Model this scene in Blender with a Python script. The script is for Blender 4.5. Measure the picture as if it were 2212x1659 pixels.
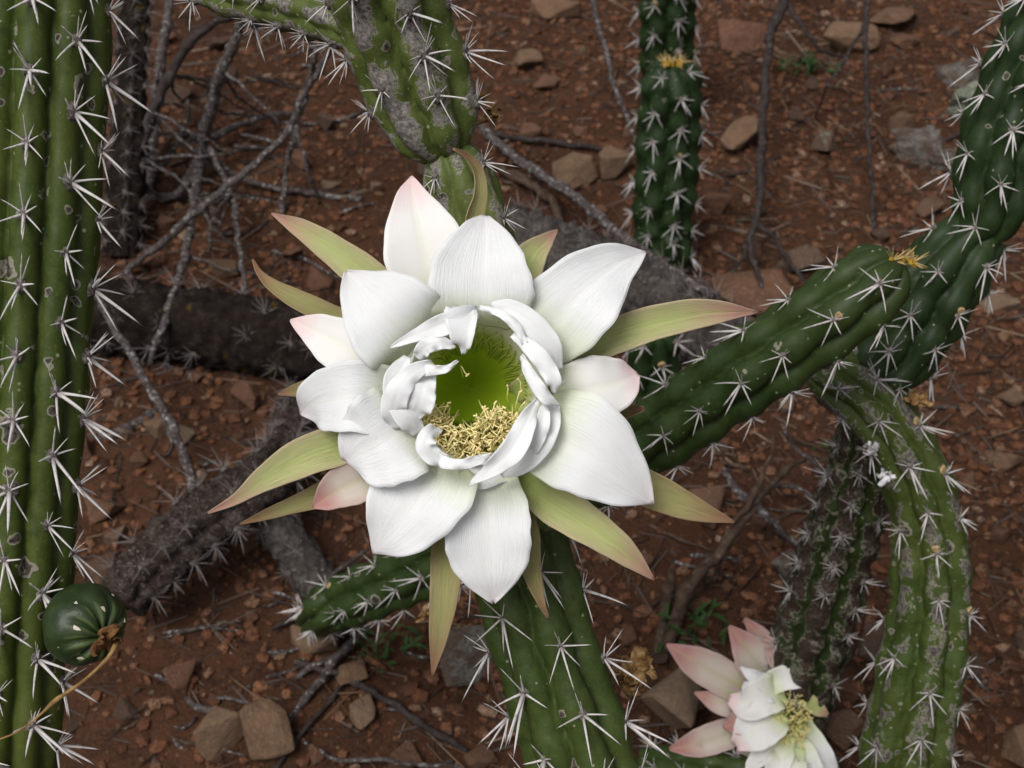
import bpy, bmesh, math, random
import numpy as np
from mathutils import Vector, Matrix, noise

for o in list(bpy.data.objects):
    bpy.data.objects.remove(o, do_unlink=True)
random.seed(11)
rng = np.random.default_rng(11)
S = bpy.context.scene
COL = S.collection
R = math.radians

# ------------------------------------------------------------------ camera
HFOV, PITCH, CAMH = 40.0, 42.0, 0.75
FPX = 1106 / math.tan(R(HFOV / 2))
cam_data = bpy.data.cameras.new('camera')
cam = bpy.data.objects.new('camera', cam_data)
COL.objects.link(cam)
cam.location = (0, 0, CAMH)
cam.rotation_euler = (R(90 - PITCH), 0, 0)
cam_data.sensor_width = 36
cam_data.lens = 18 / math.tan(R(HFOV / 2))
cam_data.clip_start = 0.01
cam_data.clip_end = 300
cam_data.dof.use_dof = True
cam_data.dof.focus_distance = 0.42
cam_data.dof.aperture_fstop = 34
S.camera = cam

# ------------------------------------------------------------------ sky, sun, exposure
SUN_EL, SUN_AZ = 60, 218          # degrees; azimuth clockwise from +Y
W = bpy.data.worlds.new('World'); S.world = W; W.use_nodes = True
nt = W.node_tree; nt.nodes.clear()
sky = nt.nodes.new('ShaderNodeTexSky'); sky.sky_type = 'NISHITA'; sky.sun_disc = False
sky.sun_elevation = R(SUN_EL); sky.sun_rotation = R(SUN_AZ)
sky.dust_density = 4; sky.air_density = 1.0
hs = nt.nodes.new('ShaderNodeHueSaturation'); hs.inputs['Saturation'].default_value = 0.22
bg = nt.nodes.new('ShaderNodeBackground'); bg.inputs[1].default_value = 0.085
wo = nt.nodes.new('ShaderNodeOutputWorld')
nt.links.new(sky.outputs[0], hs.inputs['Color']); nt.links.new(hs.outputs[0], bg.inputs[0]); nt.links.new(bg.outputs[0], wo.inputs[0])
sd = bpy.data.lights.new('sun', 'SUN'); sun = bpy.data.objects.new('sun', sd); COL.objects.link(sun)
sd.energy = 2.0; sd.angle = R(30); sd.color = (1, 0.97, 0.93)
sdir = Vector((math.sin(R(SUN_AZ)) * math.cos(R(SUN_EL)), math.cos(R(SUN_AZ)) * math.cos(R(SUN_EL)), math.sin(R(SUN_EL))))
sun.location = sdir * 5
sun.rotation_euler = sdir.to_track_quat('Z', 'Y').to_euler()
S.view_settings.view_transform = 'Standard'; S.view_settings.look = 'None'
S.view_settings.gamma = 1; S.view_settings.exposure = 0.3
S.view_settings.use_curve_mapping = False

# ------------------------------------------------------------------ helpers
CAM = Vector((0, 0, CAMH))
FW = Vector((0, math.cos(R(PITCH)), -math.sin(R(PITCH))))
UP = Vector((0, math.sin(R(PITCH)), math.cos(R(PITCH))))
RT = Vector((1, 0, 0))
def P(x, y, d):                    # a point d metres in front of the camera plane
    return CAM + FW * d + RT * ((x - 1106) / FPX * d) + UP * ((829.5 - y) / FPX * d)
def gdepth(x, y, h=0.0):
    v = FW + RT * ((x - 1106) / FPX) + UP * ((829.5 - y) / FPX)
    return (h - CAMH) / v.z
def G(x, y, h=0.0):                # a point h metres above the ground
    return P(x, y, gdepth(x, y, h))
def px(n, d): return n * d / FPX

def tag(o, label=None, cat=None, group=None, kind=None):
    if label: o['label'] = label
    if cat: o['category'] = cat
    if group: o['group'] = group
    if kind: o['kind'] = kind
    return o
def empty(name, loc, label, cat, group=None):
    o = bpy.data.objects.new(name, None); COL.objects.link(o)
    o.location = loc; o.empty_display_size = 0.01
    return tag(o, label, cat, group)
def link(name, me, parent=None, loc=None):
    o = bpy.data.objects.new(name, me); COL.objects.link(o)
    if parent: o.parent = parent
    if loc is not None: o.location = loc
    return o
def mesh(name, v, f, mats, smooth=True, uv=None, attrs=None, midx=None):
    me = bpy.data.meshes.new(name)
    v = np.asarray(v, dtype=np.float32).reshape(-1, 3)
    me.from_pydata(v.tolist() if len(v) < 2000 else v, [], f if isinstance(f, list) else f.tolist())
    for m in (mats if isinstance(mats, (list, tuple)) else [mats]): me.materials.append(m)
    if smooth: me.polygons.foreach_set('use_smooth', np.ones(len(me.polygons), dtype=bool))
    if midx is not None: me.polygons.foreach_set('material_index', np.asarray(midx, dtype=np.int32))
    if uv is not None:
        l = me.uv_layers.new(name='UVMap')
        idx = np.zeros(len(me.loops), dtype=np.int32); me.loops.foreach_get('vertex_index', idx)
        l.data.foreach_set('uv', np.asarray(uv, dtype=np.float32)[idx].ravel())
    if attrs:
        for k, a in attrs.items():
            at = me.attributes.new(k, 'FLOAT', 'POINT'); at.data.foreach_set('value', np.asarray(a, dtype=np.float32).ravel())
    me.update()
    return me
def cr(pts, per=24):               # dense Catmull-Rom through rows of any width
    p = np.asarray(pts, dtype=float)
    if len(p) == 2: return p[0] + (p[1] - p[0]) * np.linspace(0, 1, per * 2)[:, None]
    q = np.vstack([2 * p[0] - p[1], p, 2 * p[-1] - p[-2]])
    out = []
    for i in range(1, len(q) - 2):
        t = np.linspace(0, 1, per, endpoint=False)[:, None]
        a, b, c, d = q[i - 1], q[i], q[i + 1], q[i + 2]
        out.append(0.5 * (2 * b + (c - a) * t + (2 * a - 5 * b + 4 * c - d) * t ** 2 + (3 * b - a - 3 * c + d) * t ** 3))
    out.append(p[-1:])
    return np.vstack(out)
def resample(arr, step=None, m=None):
    L = np.r_[0, np.cumsum(np.linalg.norm(np.diff(arr[:, :3], axis=0), axis=1))]
    if m is None: m = max(4, int(L[-1] / step) + 1)
    s = np.linspace(0, L[-1], m)
    return s, np.stack([np.interp(s, L, arr[:, k]) for k in range(arr.shape[1])], 1)
def unit(a): return a / np.maximum(np.linalg.norm(a, axis=-1, keepdims=True), 1e-12)
def frames(C, ref=None):           # tangents and transported normals along a path
    T = unit(np.gradient(C, axis=0)); n = len(C); m = n // 2
    E = np.zeros_like(T)
    v = (np.array(CAM) - C[m]) if ref is None else np.array(ref, dtype=float)
    e = v - T[m] * (v @ T[m])
    if np.linalg.norm(e) < 1e-6: e = np.array([1.0, 0.01, 0.3]) - T[m] * T[m][0]
    E[m] = unit(e)
    for r in (range(m + 1, n), range(m - 1, -1, -1)):
        e = E[m]
        for i in r:
            e = unit(e - T[i] * (e @ T[i])); E[i] = e
    return T, E, np.cross(T, E)
def quads(nr, nc, closed):
    i = np.arange(nr - 1)[:, None]; j = np.arange(nc if closed else nc - 1)[None, :]
    a = i * nc + j; b = i * nc + (j + 1) % nc
    return np.stack([a, b, b + nc, a + nc], -1).reshape(-1, 4)

# ------------------------------------------------------------------ materials
class NT:
    def __init__(s, name):
        s.m = bpy.data.materials.new(name); s.m.use_nodes = True
        s.t = s.m.node_tree; s.t.nodes.clear()
        s.out = s.t.nodes.new('ShaderNodeOutputMaterial')
    def n(s, ty, ins=None, out=0, **pr):
        nd = s.t.nodes.new('ShaderNode' + ty)
        for k, v in pr.items(): setattr(nd, k, v)
        for k, v in (ins or {}).items():
            sk = nd.inputs[k]
            if isinstance(v, bpy.types.NodeSocket): s.t.links.new(v, sk)
            else: sk.default_value = v
        return nd.outputs[out]
    def noise(s, co, sc, det=4, rough=0.55, dist=0, out=0):
        return s.n('TexNoise', {'Vector': co, 'Scale': sc, 'Detail': det, 'Roughness': rough, 'Distortion': dist}, out)
    def ramp(s, f, stops, interp='LINEAR'):
        nd = s.t.nodes.new('ShaderNodeValToRGB'); nd.color_ramp.interpolation = interp
        e = nd.color_ramp.elements
        while len(e) < len(stops): e.new(0.5)
        for i, (p, c) in enumerate(stops):
            e[i].position = p; e[i].color = c if len(c) == 4 else (*c, 1)
        s.t.links.new(f, nd.inputs[0]); return nd.outputs[0]
    def bw(s, f, a, b): return s.ramp(f, [(a, (0, 0, 0)), (b, (1, 1, 1))]) if a < b else s.ramp(f, [(b, (1, 1, 1)), (a, (0, 0, 0))])
    def mix(s, f, a, b, blend='MIX'):
        return s.n('Mix', {0: f, 6: a if not isinstance(a, tuple) else (*a[:3], 1), 7: b if not isinstance(b, tuple) else (*b[:3], 1)}, 2, data_type='RGBA', blend_type=blend)
    def math(s, op, a, b=0.0): return s.n('Math', {0: a, 1: b}, operation=op)
    def bump(s, h, st, dist, nrm=None):
        i = {'Height': h, 'Strength': st, 'Distance': dist}
        if nrm is not None: i['Normal'] = nrm
        return s.n('Bump', i)
    def done(s, sh): s.t.links.new(sh, s.out.inputs[0]); return s.m
    def pbsdf(s, col, rough, nrm=None, spec=0.3, **kw):
        i = {'Base Color': col if not isinstance(col, tuple) else (*col[:3], 1), 'Roughness': rough, 'Specular IOR Level': spec}
        if nrm is not None: i['Normal'] = nrm
        i.update(kw); return s.n('BsdfPrincipled', i)
    def obj(s): return s.n('TexCoord', out=3)

def cactus_mat(name, ga, gb, scar=0.12, cork=0.0, corkcol=(0.15, 0.13, 0.115), dots=0.5, rough=0.52):
    k = NT(name); co = k.obj()
    rib = k.n('Attribute', out=2, attribute_name='rib')
    c = k.ramp(k.noise(co, 38, 4), [(0.3, ga), (0.7, gb)])
    c = k.mix(k.bw(k.noise(co, 240, 5, 0.7), 0.42, 0.72), c, tuple(x * 0.66 for x in ga))
    c = k.mix(k.math('MULTIPLY', k.bw(k.noise(co, 14, 3), 0.45, 0.75), 0.5), c, (gb[0] * 1.35, gb[1] * 1.12, gb[2] * 1.3))
    c = k.mix(k.math('MULTIPLY', k.bw(k.noise(co, 1100, 3), 0.56, 0.7), 0.35), c, tuple(x * 1.7 for x in gb))
    dco = k.mix(0.004, co, k.noise(co, 220, 2, out=1))
    # tiny pale dots
    v = k.t.nodes.new('ShaderNodeTexVoronoi'); v.inputs['Scale'].default_value = 330
    k.t.links.new(co, v.inputs['Vector'])
    g = k.n('SeparateColor', {0: v.outputs['Color']})
    d = k.math('MULTIPLY', k.bw(v.outputs['Distance'], 0.22, 0.12), k.math('LESS_THAN', g, 0.25 * dots))
    c = k.mix(d, c, (0.24, 0.25, 0.15))
    # round corky scars with pale rims
    masks = []
    for sc, sz in ((95, 0.34), (190, 0.33)):
        v = k.t.nodes.new('ShaderNodeTexVoronoi'); v.inputs['Scale'].default_value = sc
        k.t.links.new(dco, v.inputs['Vector'])
        g = k.n('SeparateColor', {0: v.outputs['Color']})
        on = k.math('LESS_THAN', g, scar)
        wob = k.math('ADD', v.outputs['Distance'], k.math('MULTIPLY', k.math('SUBTRACT', k.noise(co, 420, 2), 0.5), 0.22))
        outer = k.math('MULTIPLY', k.bw(wob, sz, sz - 0.03), on)
        inner = k.math('MULTIPLY', k.bw(wob, sz - 0.09, sz - 0.13), on)
        c = k.mix(outer, c, (0.2, 0.19, 0.14)); 
        c = k.mix(inner, c, k.ramp(k.noise(co, 900, 3), [(0.35, (0.014, 0.011, 0.009)), (0.65, (0.095, 0.080, 0.066))]))
        masks.append(outer)
    h = k.math('ADD', masks[0], masks[1])
    if cork > 0:
        f = k.math('ADD', k.noise(co, 105, 8, 0.72, 0.5), k.math('MULTIPLY', k.math('SUBTRACT', rib, 0.82), 0.42))
        t = 0.72 - 0.3 * cork
        rim = k.bw(f, t - 0.025, t - 0.01); core = k.bw(f, t, t + 0.02)
        c = k.mix(rim, c, (0.24, 0.225, 0.18))
        cc = k.ramp(k.noise(co, 620, 4, 0.7), [(0.32, tuple(x * 0.25 for x in corkcol)), (0.5, corkcol), (0.72, tuple(x * 2.0 for x in corkcol))])
        c = k.mix(core, c, cc); h = k.math('ADD', h, k.math('MULTIPLY', core, k.math('ADD', 0.6, k.noise(co, 700, 4)))) 
    nm = k.bump(k.math('ADD', h, k.math('MULTIPLY', k.noise(co, 130, 3), 0.5)), 0.55, 0.0007)
    return k.done(k.pbsdf(c, rough, nm, 0.22))

def dead_mat(name, a, b, c3, sc=120, mossy=None, fleck=(0.20, 0.185, 0.17), ft=0.64):
    k = NT(name); co = k.obj()
    c = k.ramp(k.noise(co, sc, 8, 0.7, 0.3), [(0.3, a), (0.52, b), (0.75, c3)])
    c = k.mix(k.bw(k.noise(co, sc * 4, 6, 0.75), 0.36, 0.62), k.mix(0.75, c, (0.006, 0.005, 0.004)), c)
    c = k.mix(k.bw(k.noise(co, sc * 7, 3), ft, ft + 0.07), c, fleck)
    if mossy: c = k.mix(k.bw(k.noise(co, 75, 3), 0.64, 0.70), c, mossy)
    nm = k.bump(k.noise(co, sc * 3.5, 8, 0.75), 0.9, 0.0022)
    return k.done(k.pbsdf(c, 0.95, nm, 0.1))

def twig_mat(name, a, b, li=(0.30, 0.29, 0.28), lt=0.56):
    k = NT(name); co = k.obj()
    c = k.ramp(k.noise(co, 160, 5), [(0.35, a), (0.65, b)])
    c = k.mix(k.bw(k.noise(co, 330, 5, 0.7), lt, lt + 0.06), c, li)
    c = k.mix(k.bw(k.noise(co, 700, 3), 0.4, 0.3), c, tuple(x * 0.35 for x in a))
    nm = k.bump(k.noise(co, 650, 6, 0.7), 0.8, 0.0008)
    return k.done(k.pbsdf(c, 0.9, nm, 0.12))

def petal_mat(name, base, mid, tip, rib, tip_at=0.86, transl=0.2, streak=0.5, edge=None):
    k = NT(name)
    uv = k.n('TexCoord', out=2)
    sx = k.n('SeparateXYZ', {0: uv}); u = sx
    v = sx.node.outputs[1]
    lo = k.noise(k.obj(), 90, 3)
    uu = k.math('ADD', u, k.math('MULTIPLY', k.math('SUBTRACT', lo, 0.5), 0.12))
    c = k.ramp(uu, [(0.10, base), (0.42, mid), (tip_at - 0.12, mid), (min(tip_at + 0.12, 1), tip)])
    av = k.math('ABSOLUTE', k.math('SUBTRACT', v, 0.5))
    mr = k.math('MULTIPLY', k.bw(av, 0.13, 0.0), 0.4)
    c = k.mix(mr, c, rib)
    if edge: c = k.mix(k.math('MULTIPLY', k.bw(av, 0.28, 0.5), 0.7), c, edge)
    st = k.n('CombineXYZ', {0: k.math('MULTIPLY', u, 1.8), 1: k.math('MULTIPLY', v, 88), 2: k.math('MULTIPLY', lo, 1.5)})
    sn = k.noise(st, 1.0, 3, 0.6)
    c = k.mix(k.math('MULTIPLY', k.bw(sn, 0.35, 0.7), 0.07 * streak), c, tuple(x * 0.6 for x in mid))
    nm = k.bump(sn, min(1, 0.4 * streak), 0.0005)
    nm = k.bump(k.noise(k.obj(), 1500, 2), 0.10, 0.0003, nm)
    p = k.pbsdf(c, 0.5, nm, 0.22)
    tr = k.n('BsdfTranslucent', {'Color': c, 'Normal': nm})
    return k.done(k.n('MixShader', {0: transl, 1: p, 2: tr}))

M = {}
M['col'] = cactus_mat('green_column_skin', (0.036, 0.058, 0.0085), (0.060, 0.082, 0.014), 0.22, 0)
M['mid'] = cactus_mat('green_stem_skin', (0.029, 0.050, 0.009), (0.048, 0.072, 0.016), 0.04, 0)
M['old'] = cactus_mat('scarred_stem_skin', (0.070, 0.094, 0.021), (0.100, 0.126, 0.034), 0.16, 0.50, (0.16, 0.145, 0.135))
M['diag'] = cactus_mat('dark_green_stem_skin', (0.016, 0.032, 0.007), (0.032, 0.054, 0.012), 0.02, 0)
M['far'] = cactus_mat('deep_green_stem_skin', (0.009, 0.021, 0.006), (0.020, 0.040, 0.010), 0.02, 0)
M['curve'] = cactus_mat('curved_stem_skin', (0.032, 0.053, 0.010), (0.056, 0.080, 0.017), 0.12, 0.40, (0.085, 0.074, 0.068))
M['dark'] = cactus_mat('scabby_stem_skin', (0.014, 0.027, 0.006), (0.026, 0.042, 0.009), 0.15, 0.72, (0.040, 0.028, 0.020))
M['log'] = dead_mat('blackened_log', (0.006, 0.004, 0.003), (0.022, 0.015, 0.012), (0.05, 0.038, 0.032), 70, (0.06, 0.038, 0.006), (0.085, 0.07, 0.062), 0.68)
M['greylog'] = dead_mat('grey_dead_stem', (0.035, 0.028, 0.025), (0.085, 0.073, 0.067), (0.15, 0.133, 0.122), 60)
M['cork'] = dead_mat('corky_dead_stem', (0.018, 0.011, 0.009), (0.058, 0.041, 0.035), (0.14, 0.115, 0.105), 110, None, (0.3, 0.28, 0.26), 0.62)
M['twig'] = twig_mat('grey_twig_bark', (0.035, 0.026, 0.024), (0.085, 0.070, 0.067))
M['twigd'] = twig_mat('dark_twig_bark', (0.022, 0.016, 0.015), (0.05, 0.040, 0.037), (0.16, 0.15, 0.145), 0.6)
M['wood'] = twig_mat('brown_weathered_wood', (0.035, 0.021, 0.014), (0.085, 0.058, 0.042), (0.16, 0.125, 0.1), 0.6)

def spine_mat(name, pale, dark):
    k = NT(name); co = k.obj(); u = k.n('Attribute', out=2, attribute_name='along')
    c = k.ramp(u, [(0.0, dark), (0.25, pale), (0.85, pale), (1.0, dark)])
    c = k.mix(k.bw(k.noise(co, 330, 3), 0.5, 0.75), c, tuple(x * 0.5 for x in pale))
    return k.done(k.pbsdf(c, 0.55, None, 0.3))
M['spine'] = spine_mat('grey_white_spine', (0.54, 0.51, 0.50), (0.16, 0.135, 0.125))
M['spined'] = spine_mat('dull_grey_spine', (0.22, 0.19, 0.185), (0.06, 0.045, 0.04))
M['yspine'] = spine_mat('yellow_spine', (0.50, 0.36, 0.15), (0.30, 0.16, 0.03))
k = NT('areole_felt'); co = k.obj()
M['felt'] = k.done(k.pbsdf(k.ramp(k.noise(co, 900, 4), [(0.35, (0.05, 0.04, 0.035)), (0.7, (0.26, 0.235, 0.215))]), 1, k.bump(k.noise(co, 1500, 3), 1, 0.001), 0.0))
k = NT('yellow_felt'); co = k.obj()
M['yfelt'] = k.done(k.pbsdf(k.ramp(k.noise(co, 900, 4), [(0.35, (0.16, 0.08, 0.01)), (0.7, (0.48, 0.32, 0.05))]), 1, None, 0.0))

WHITE = (0.84, 0.85, 0.86)
M['petal'] = petal_mat('white_petal', (0.70, 0.76, 0.50), WHITE, (0.86, 0.80, 0.81), (0.85, 0.86, 0.80), 0.97, 0.2, 1.4)
M['petalpink'] = petal_mat('pink_tipped_petal', (0.60, 0.68, 0.36), (0.84, 0.82, 0.80), (0.82, 0.60, 0.60), (0.82, 0.83, 0.70), 0.86)
M['inner'] = petal_mat('inner_petal', (0.62, 0.70, 0.36), WHITE, WHITE, WHITE, 0.95, 0.22)
M['flap'] = petal_mat('white_inner_petal', WHITE, WHITE, WHITE, (0.85, 0.86, 0.82), 0.95, 0.22)
M['sepal'] = petal_mat('green_sepal', (0.42, 0.53, 0.14), (0.54, 0.56, 0.25), (0.60, 0.31, 0.27), (0.45, 0.57, 0.15), 0.80, 0.18, 2.2, (0.62, 0.48, 0.33))
M['sepalb'] = petal_mat('brown_green_sepal', (0.32, 0.34, 0.10), (0.40, 0.37, 0.16), (0.42, 0.22, 0.14), (0.34, 0.36, 0.12), 0.80, 0.18, 2.2, (0.38, 0.26, 0.15))
M['blush'] = petal_mat('blushing_petal', (0.42, 0.48, 0.10), (0.66, 0.58, 0.50), (0.52, 0.25, 0.23), (0.50, 0.46, 0.24), 0.72, 0.25, 1.0, (0.58, 0.40, 0.37))

# ------------------------------------------------------------------ ground
def hsum(x, y):
    z = np.zeros_like(x); r = np.random.default_rng(5)
    for f, a in ((3, .006), (6, .005), (11, .004), (19, .0028), (34, .0018), (60, .0011), (110, .0007), (190, .0005)):
        for _ in range(4):
            t = r.uniform(0, 6.28); p = r.uniform(0, 6.28); q = f * r.uniform(.7, 1.3)
            z += a * .5 * np.sin(q * (x * math.cos(t) + y * math.sin(t)) * 1.5 + p)
    return z
def hgt(x, y): return float(hsum(np.array([float(x)]), np.array([float(y)]))[0])
def axis(a, b, n, far):
    core = np.linspace(a, b, n); st = core[1] - core[0]; k = [st]
    while sum(k) < far: k.append(k[-1] * 1.25)
    ex = np.cumsum(k); return np.r_[(a - ex)[::-1], core, b + ex]
gx = axis(-0.72, 0.72, 340, 60); gy = axis(0.25, 1.75, 350, 60)
XX, YY = np.meshgrid(gx, gy)
fade = np.clip(1 - (np.maximum(np.abs(XX) - 3, 0) + np.maximum(np.abs(YY) - 4, 0)) / 5, 0, 1)
ZZ = hsum(XX, YY) * fade
k = NT('red_brown_soil'); co = k.obj()
c = k.ramp(k.noise(co, 5, 6, 0.6), [(0.3, (0.048, 0.023, 0.013)), (0.5, (0.098, 0.045, 0.025)), (0.72, (0.145, 0.070, 0.039))])
c = k.mix(k.bw(k.noise(co, 60, 6, 0.7), 0.42, 0.62), c, k.ramp(k.noise(co, 300, 4), [(0.3, (0.030, 0.017, 0.012)), (0.7, (0.125, 0.063, 0.040))]))
c = k.mix(k.bw(k.noise(co, 190, 5, 0.7), 0.60, 0.70), c, (0.025, 0.017, 0.013))
c = k.mix(k.bw(k.noise(co, 420, 3), 0.66, 0.72), c, (0.20, 0.12, 0.085))
hh = k.math('ADD', k.noise(co, 140, 8, 0.75), k.math('MULTIPLY', k.noise(co, 520, 4, 0.7), 0.5))
M['soil'] = k.done(k.pbsdf(c, 1, k.bump(hh, 1, 0.006), 0.05))
me = mesh('ground', np.stack([XX, YY, ZZ], -1).reshape(-1, 3), quads(len(gy), len(gx), False), M['soil'])
tag(link('ground', me), kind='structure')

def stone_mat(name, cols, lichen=None, lt=0.6):
    k = NT(name); co = k.obj(); r = k.n('ObjectInfo', out=5)
    c = k.ramp(r, [(i / max(1, len(cols) - 1), q) for i, q in enumerate(cols)])
    sh = k.n('VectorMath', {0: co, 1: k.n('CombineXYZ', {0: k.math('MULTIPLY', r, 37.0), 1: k.math('MULTIPLY', r, 91.0), 2: 0.0})}, operation='ADD')
    c = k.mix(k.bw(k.noise(sh, 1.6, 6, 0.65), 0.35, 0.7), c, k.mix(0.5, c, (0.05, 0.03, 0.022)))
    c = k.mix(k.bw(k.noise(sh, 9, 5, 0.7), 0.52, 0.68), c, k.mix(0.55, c, (0.27, 0.2, 0.16)))
    if lichen: c = k.mix(k.bw(k.noise(sh, 1.5, 7, 0.7), lt, lt + 0.05), c, k.ramp(k.noise(sh, 9, 4), [(0.35, tuple(x * 0.4 for x in lichen)), (0.65, lichen)]))
    return k.done(k.pbsdf(c, 0.95, k.bump(k.noise(sh, 3.2, 9, 0.7), 0.9, 0.006), 0.1))
M['stone'] = stone_mat('red_brown_stone', [(0.135, 0.064, 0.040), (0.19, 0.11, 0.066), (0.16, 0.075, 0.048), (0.21, 0.135, 0.086), (0.13, 0.072, 0.048)])
M['stone_red'] = stone_mat('small_red_stone', [(0.15, 0.072, 0.045), (0.19, 0.10, 0.064)])
M['stone_tan'] = stone_mat('small_tan_stone', [(0.20, 0.135, 0.09), (0.25, 0.175, 0.125)])
M['stone_dark'] = stone_mat('small_dark_stone', [(0.085, 0.05, 0.036), (0.11, 0.066, 0.048)])
M['tan'] = stone_mat('tan_stone', [(0.22, 0.145, 0.092), (0.195, 0.115, 0.068), (0.235, 0.165, 0.11)])
M['lichen'] = stone_mat('lichen_stone', [(0.14, 0.09, 0.06), (0.15, 0.11, 0.08)], (0.30, 0.33, 0.25), 0.44)
M['lichenspot'] = stone_mat('lichen_spotted_stone', [(0.12, 0.075, 0.05), (0.15, 0.10, 0.07)], (0.27, 0.28, 0.22), 0.58)
M['greyrock'] = stone_mat('grey_crusted_stone', [(0.095, 0.07, 0.056), (0.12, 0.085, 0.066)], (0.20, 0.18, 0.16), 0.47)

def stone_mesh(name, seed, npts=14, lump=0.0):
    r = random.Random(seed); bm = bmesh.new()
    for i in range(npts):                         # angular block in a unit box, base flat
        v = Vector((r.uniform(-1, 1), r.uniform(-1, 1), r.uniform(-1, 1)))
        q = max(abs(v.x), abs(v.y), abs(v.z)); v /= q
        v *= r.uniform(.82, 1.0); bm.verts.new((v.x, v.y, v.z))
    g = bmesh.ops.convex_hull(bm, input=bm.verts)
    bmesh.ops.delete(bm, geom=list({x for x in g['geom_interior'] + g['geom_unused'] if isinstance(x, bmesh.types.BMVert)}), context='VERTS')
    bmesh.ops.dissolve_limit(bm, angle_limit=R(14), verts=bm.verts, edges=bm.edges)
    bmesh.ops.bevel(bm, geom=list(bm.edges), offset=0.07, segments=1, affect='EDGES', profile=0.6)
    if not lump:
        bmesh.ops.triangulate(bm, faces=bm.faces)
        bmesh.ops.subdivide_edges(bm, edges=[e for e in bm.edges if e.calc_length() > .55], cuts=1)
        for v in bm.verts: v.co *= 1 + .07 * noise.noise(v.co * 1.7 + Vector((seed, 0, 0)))
    else:
        bmesh.ops.triangulate(bm, faces=bm.faces)
        bmesh.ops.subdivide_edges(bm, edges=bm.edges, cuts=2, use_grid_fill=True)
        for v in bm.verts: v.co *= 1 + lump * noise.noise(v.co * 2.3 + Vector((seed, 0, 0))) + lump * .5 * noise.noise(v.co * 6)
    me = bpy.data.meshes.new(name); bm.to_mesh(me); bm.free()
    return me
STONES = [stone_mesh('stone', 100 + i, 9 + i % 6) for i in range(16)]
def stone(x, y, w, hpx, matk, label, i, rz=0, group=None, lump=None, tilt=0.0, sy=0.8, cat='stone'):
    """x,y: pixel of its centre; w: pixel width; hpx: height as a share of the width."""
    d = gdepth(x, y); r = px(w, d) / 2 * 1.06; hz = r * hpx * 1.15
    p = G(x, y, hz * 0.5)
    me = (stone_mesh('stone', 400 + i, 14, lump) if lump else STONES[i % 16].copy())
    me.materials.clear(); me.materials.append(M[matk])
    o = link('stone', me, None, (p.x, p.y, hgt(p.x, p.y) + hz * 0.72))
    o.rotation_euler = (tilt, tilt * .6, rz); o.scale = (r, r * sy, hz)
    return tag(o, label, cat, group)

# ------------------------------------------------------------------ spine clusters
def spine_cluster(name, seed, n=8, L=0.011, rad=0.00042, mats=('spine', 'felt'), felt=0.0017, down=0.45, upn=2, spread=1.0):
    r = random.Random(seed); V = []; F = []; A = []; MI = []
    def spine(dirv, ln, rd, bend):
        nonlocal V, F
        dirv = Vector(dirv).normalized(); a = dirv.orthogonal().normalized(); b = dirv.cross(a); s0 = len(V); ns = 4
        for i in range(ns):
            t = i / ns; c = dirv * ln * t + bend * (t * t * ln)
            rr = rd * (1 - 0.75 * t ** 1.5) * (1.25 if i == 0 else 1)
            for q in range(5):
                an = q * 1.2566; V.append(c + a * math.cos(an) * rr + b * math.sin(an) * rr); A.append(t)
        V.append(dirv * ln + bend * ln); A.append(1.0)
        for i in range(ns - 1):
            for q in range(5): F.append([s0 + i * 5 + q, s0 + i * 5 + (q + 1) % 5, s0 + i * 5 + 5 + (q + 1) % 5, s0 + i * 5 + 5 + q]); MI.append(0)
        for q in range(5): F.append([s0 + (ns - 1) * 5 + q, s0 + (ns - 1) * 5 + (q + 1) % 5, s0 + ns * 5]); MI.append(0)
    for i in range(n):
        an = 2 * math.pi * (i + r.uniform(-.25, .25)) / n + math.pi / 2
        el = R(r.uniform(12, 42)); y = math.sin(an) * math.cos(el); 
        ln = L * r.uniform(.55, .95) * (1.12 if y < 0 else .8)
        spine((math.cos(an) * math.cos(el) * spread, y, math.sin(el)), ln, rad * r.uniform(.75, 1.1) * (1 if y < .3 else .7), Vector((r.uniform(-.1, .1), r.uniform(-.12, .04), r.uniform(-.06, .12))))
    for i in range(r.choice((1, 1, 2))):
        spine((r.uniform(-.5, .5), -down * r.uniform(.4, 1.8), r.uniform(.6, 1.1)), L * r.uniform(1.0, 1.35), rad * r.uniform(1.1, 1.4), Vector((0, r.uniform(-.15, .02), 0)))
    for i in range(upn):
        spine((r.uniform(-.5, .5), r.uniform(.5, 1), r.uniform(.3, .8)), L * r.uniform(.6, 1.0), rad * .6, Vector((0, 0, 0)))
    # felt pad: lumpy low dome
    s0 = len(V); nr, nc = 5, 9
    for i in range(nr):
        t = i / (nr - 1) * 1.5
        for q in range(nc):
            an = q * 2 * math.pi / nc; w = felt * r.uniform(.8, 1.2)
            V.append(Vector((math.cos(an) * w * math.cos(t), math.sin(an) * w * 1.25 * math.cos(t), felt * .75 * math.sin(t) - felt * .25))); A.append(0)
    for i in range(nr - 1):
        for q in range(nc): F.append([s0 + i * nc + q, s0 + i * nc + (q + 1) % nc, s0 + (i + 1) * nc + (q + 1) % nc, s0 + (i + 1) * nc + q]); MI.append(1)
    return mesh(name, [tuple(v) for v in V], F, [M[mats[0]], M[mats[1]]], True, None, {'along': A}, MI)
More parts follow.
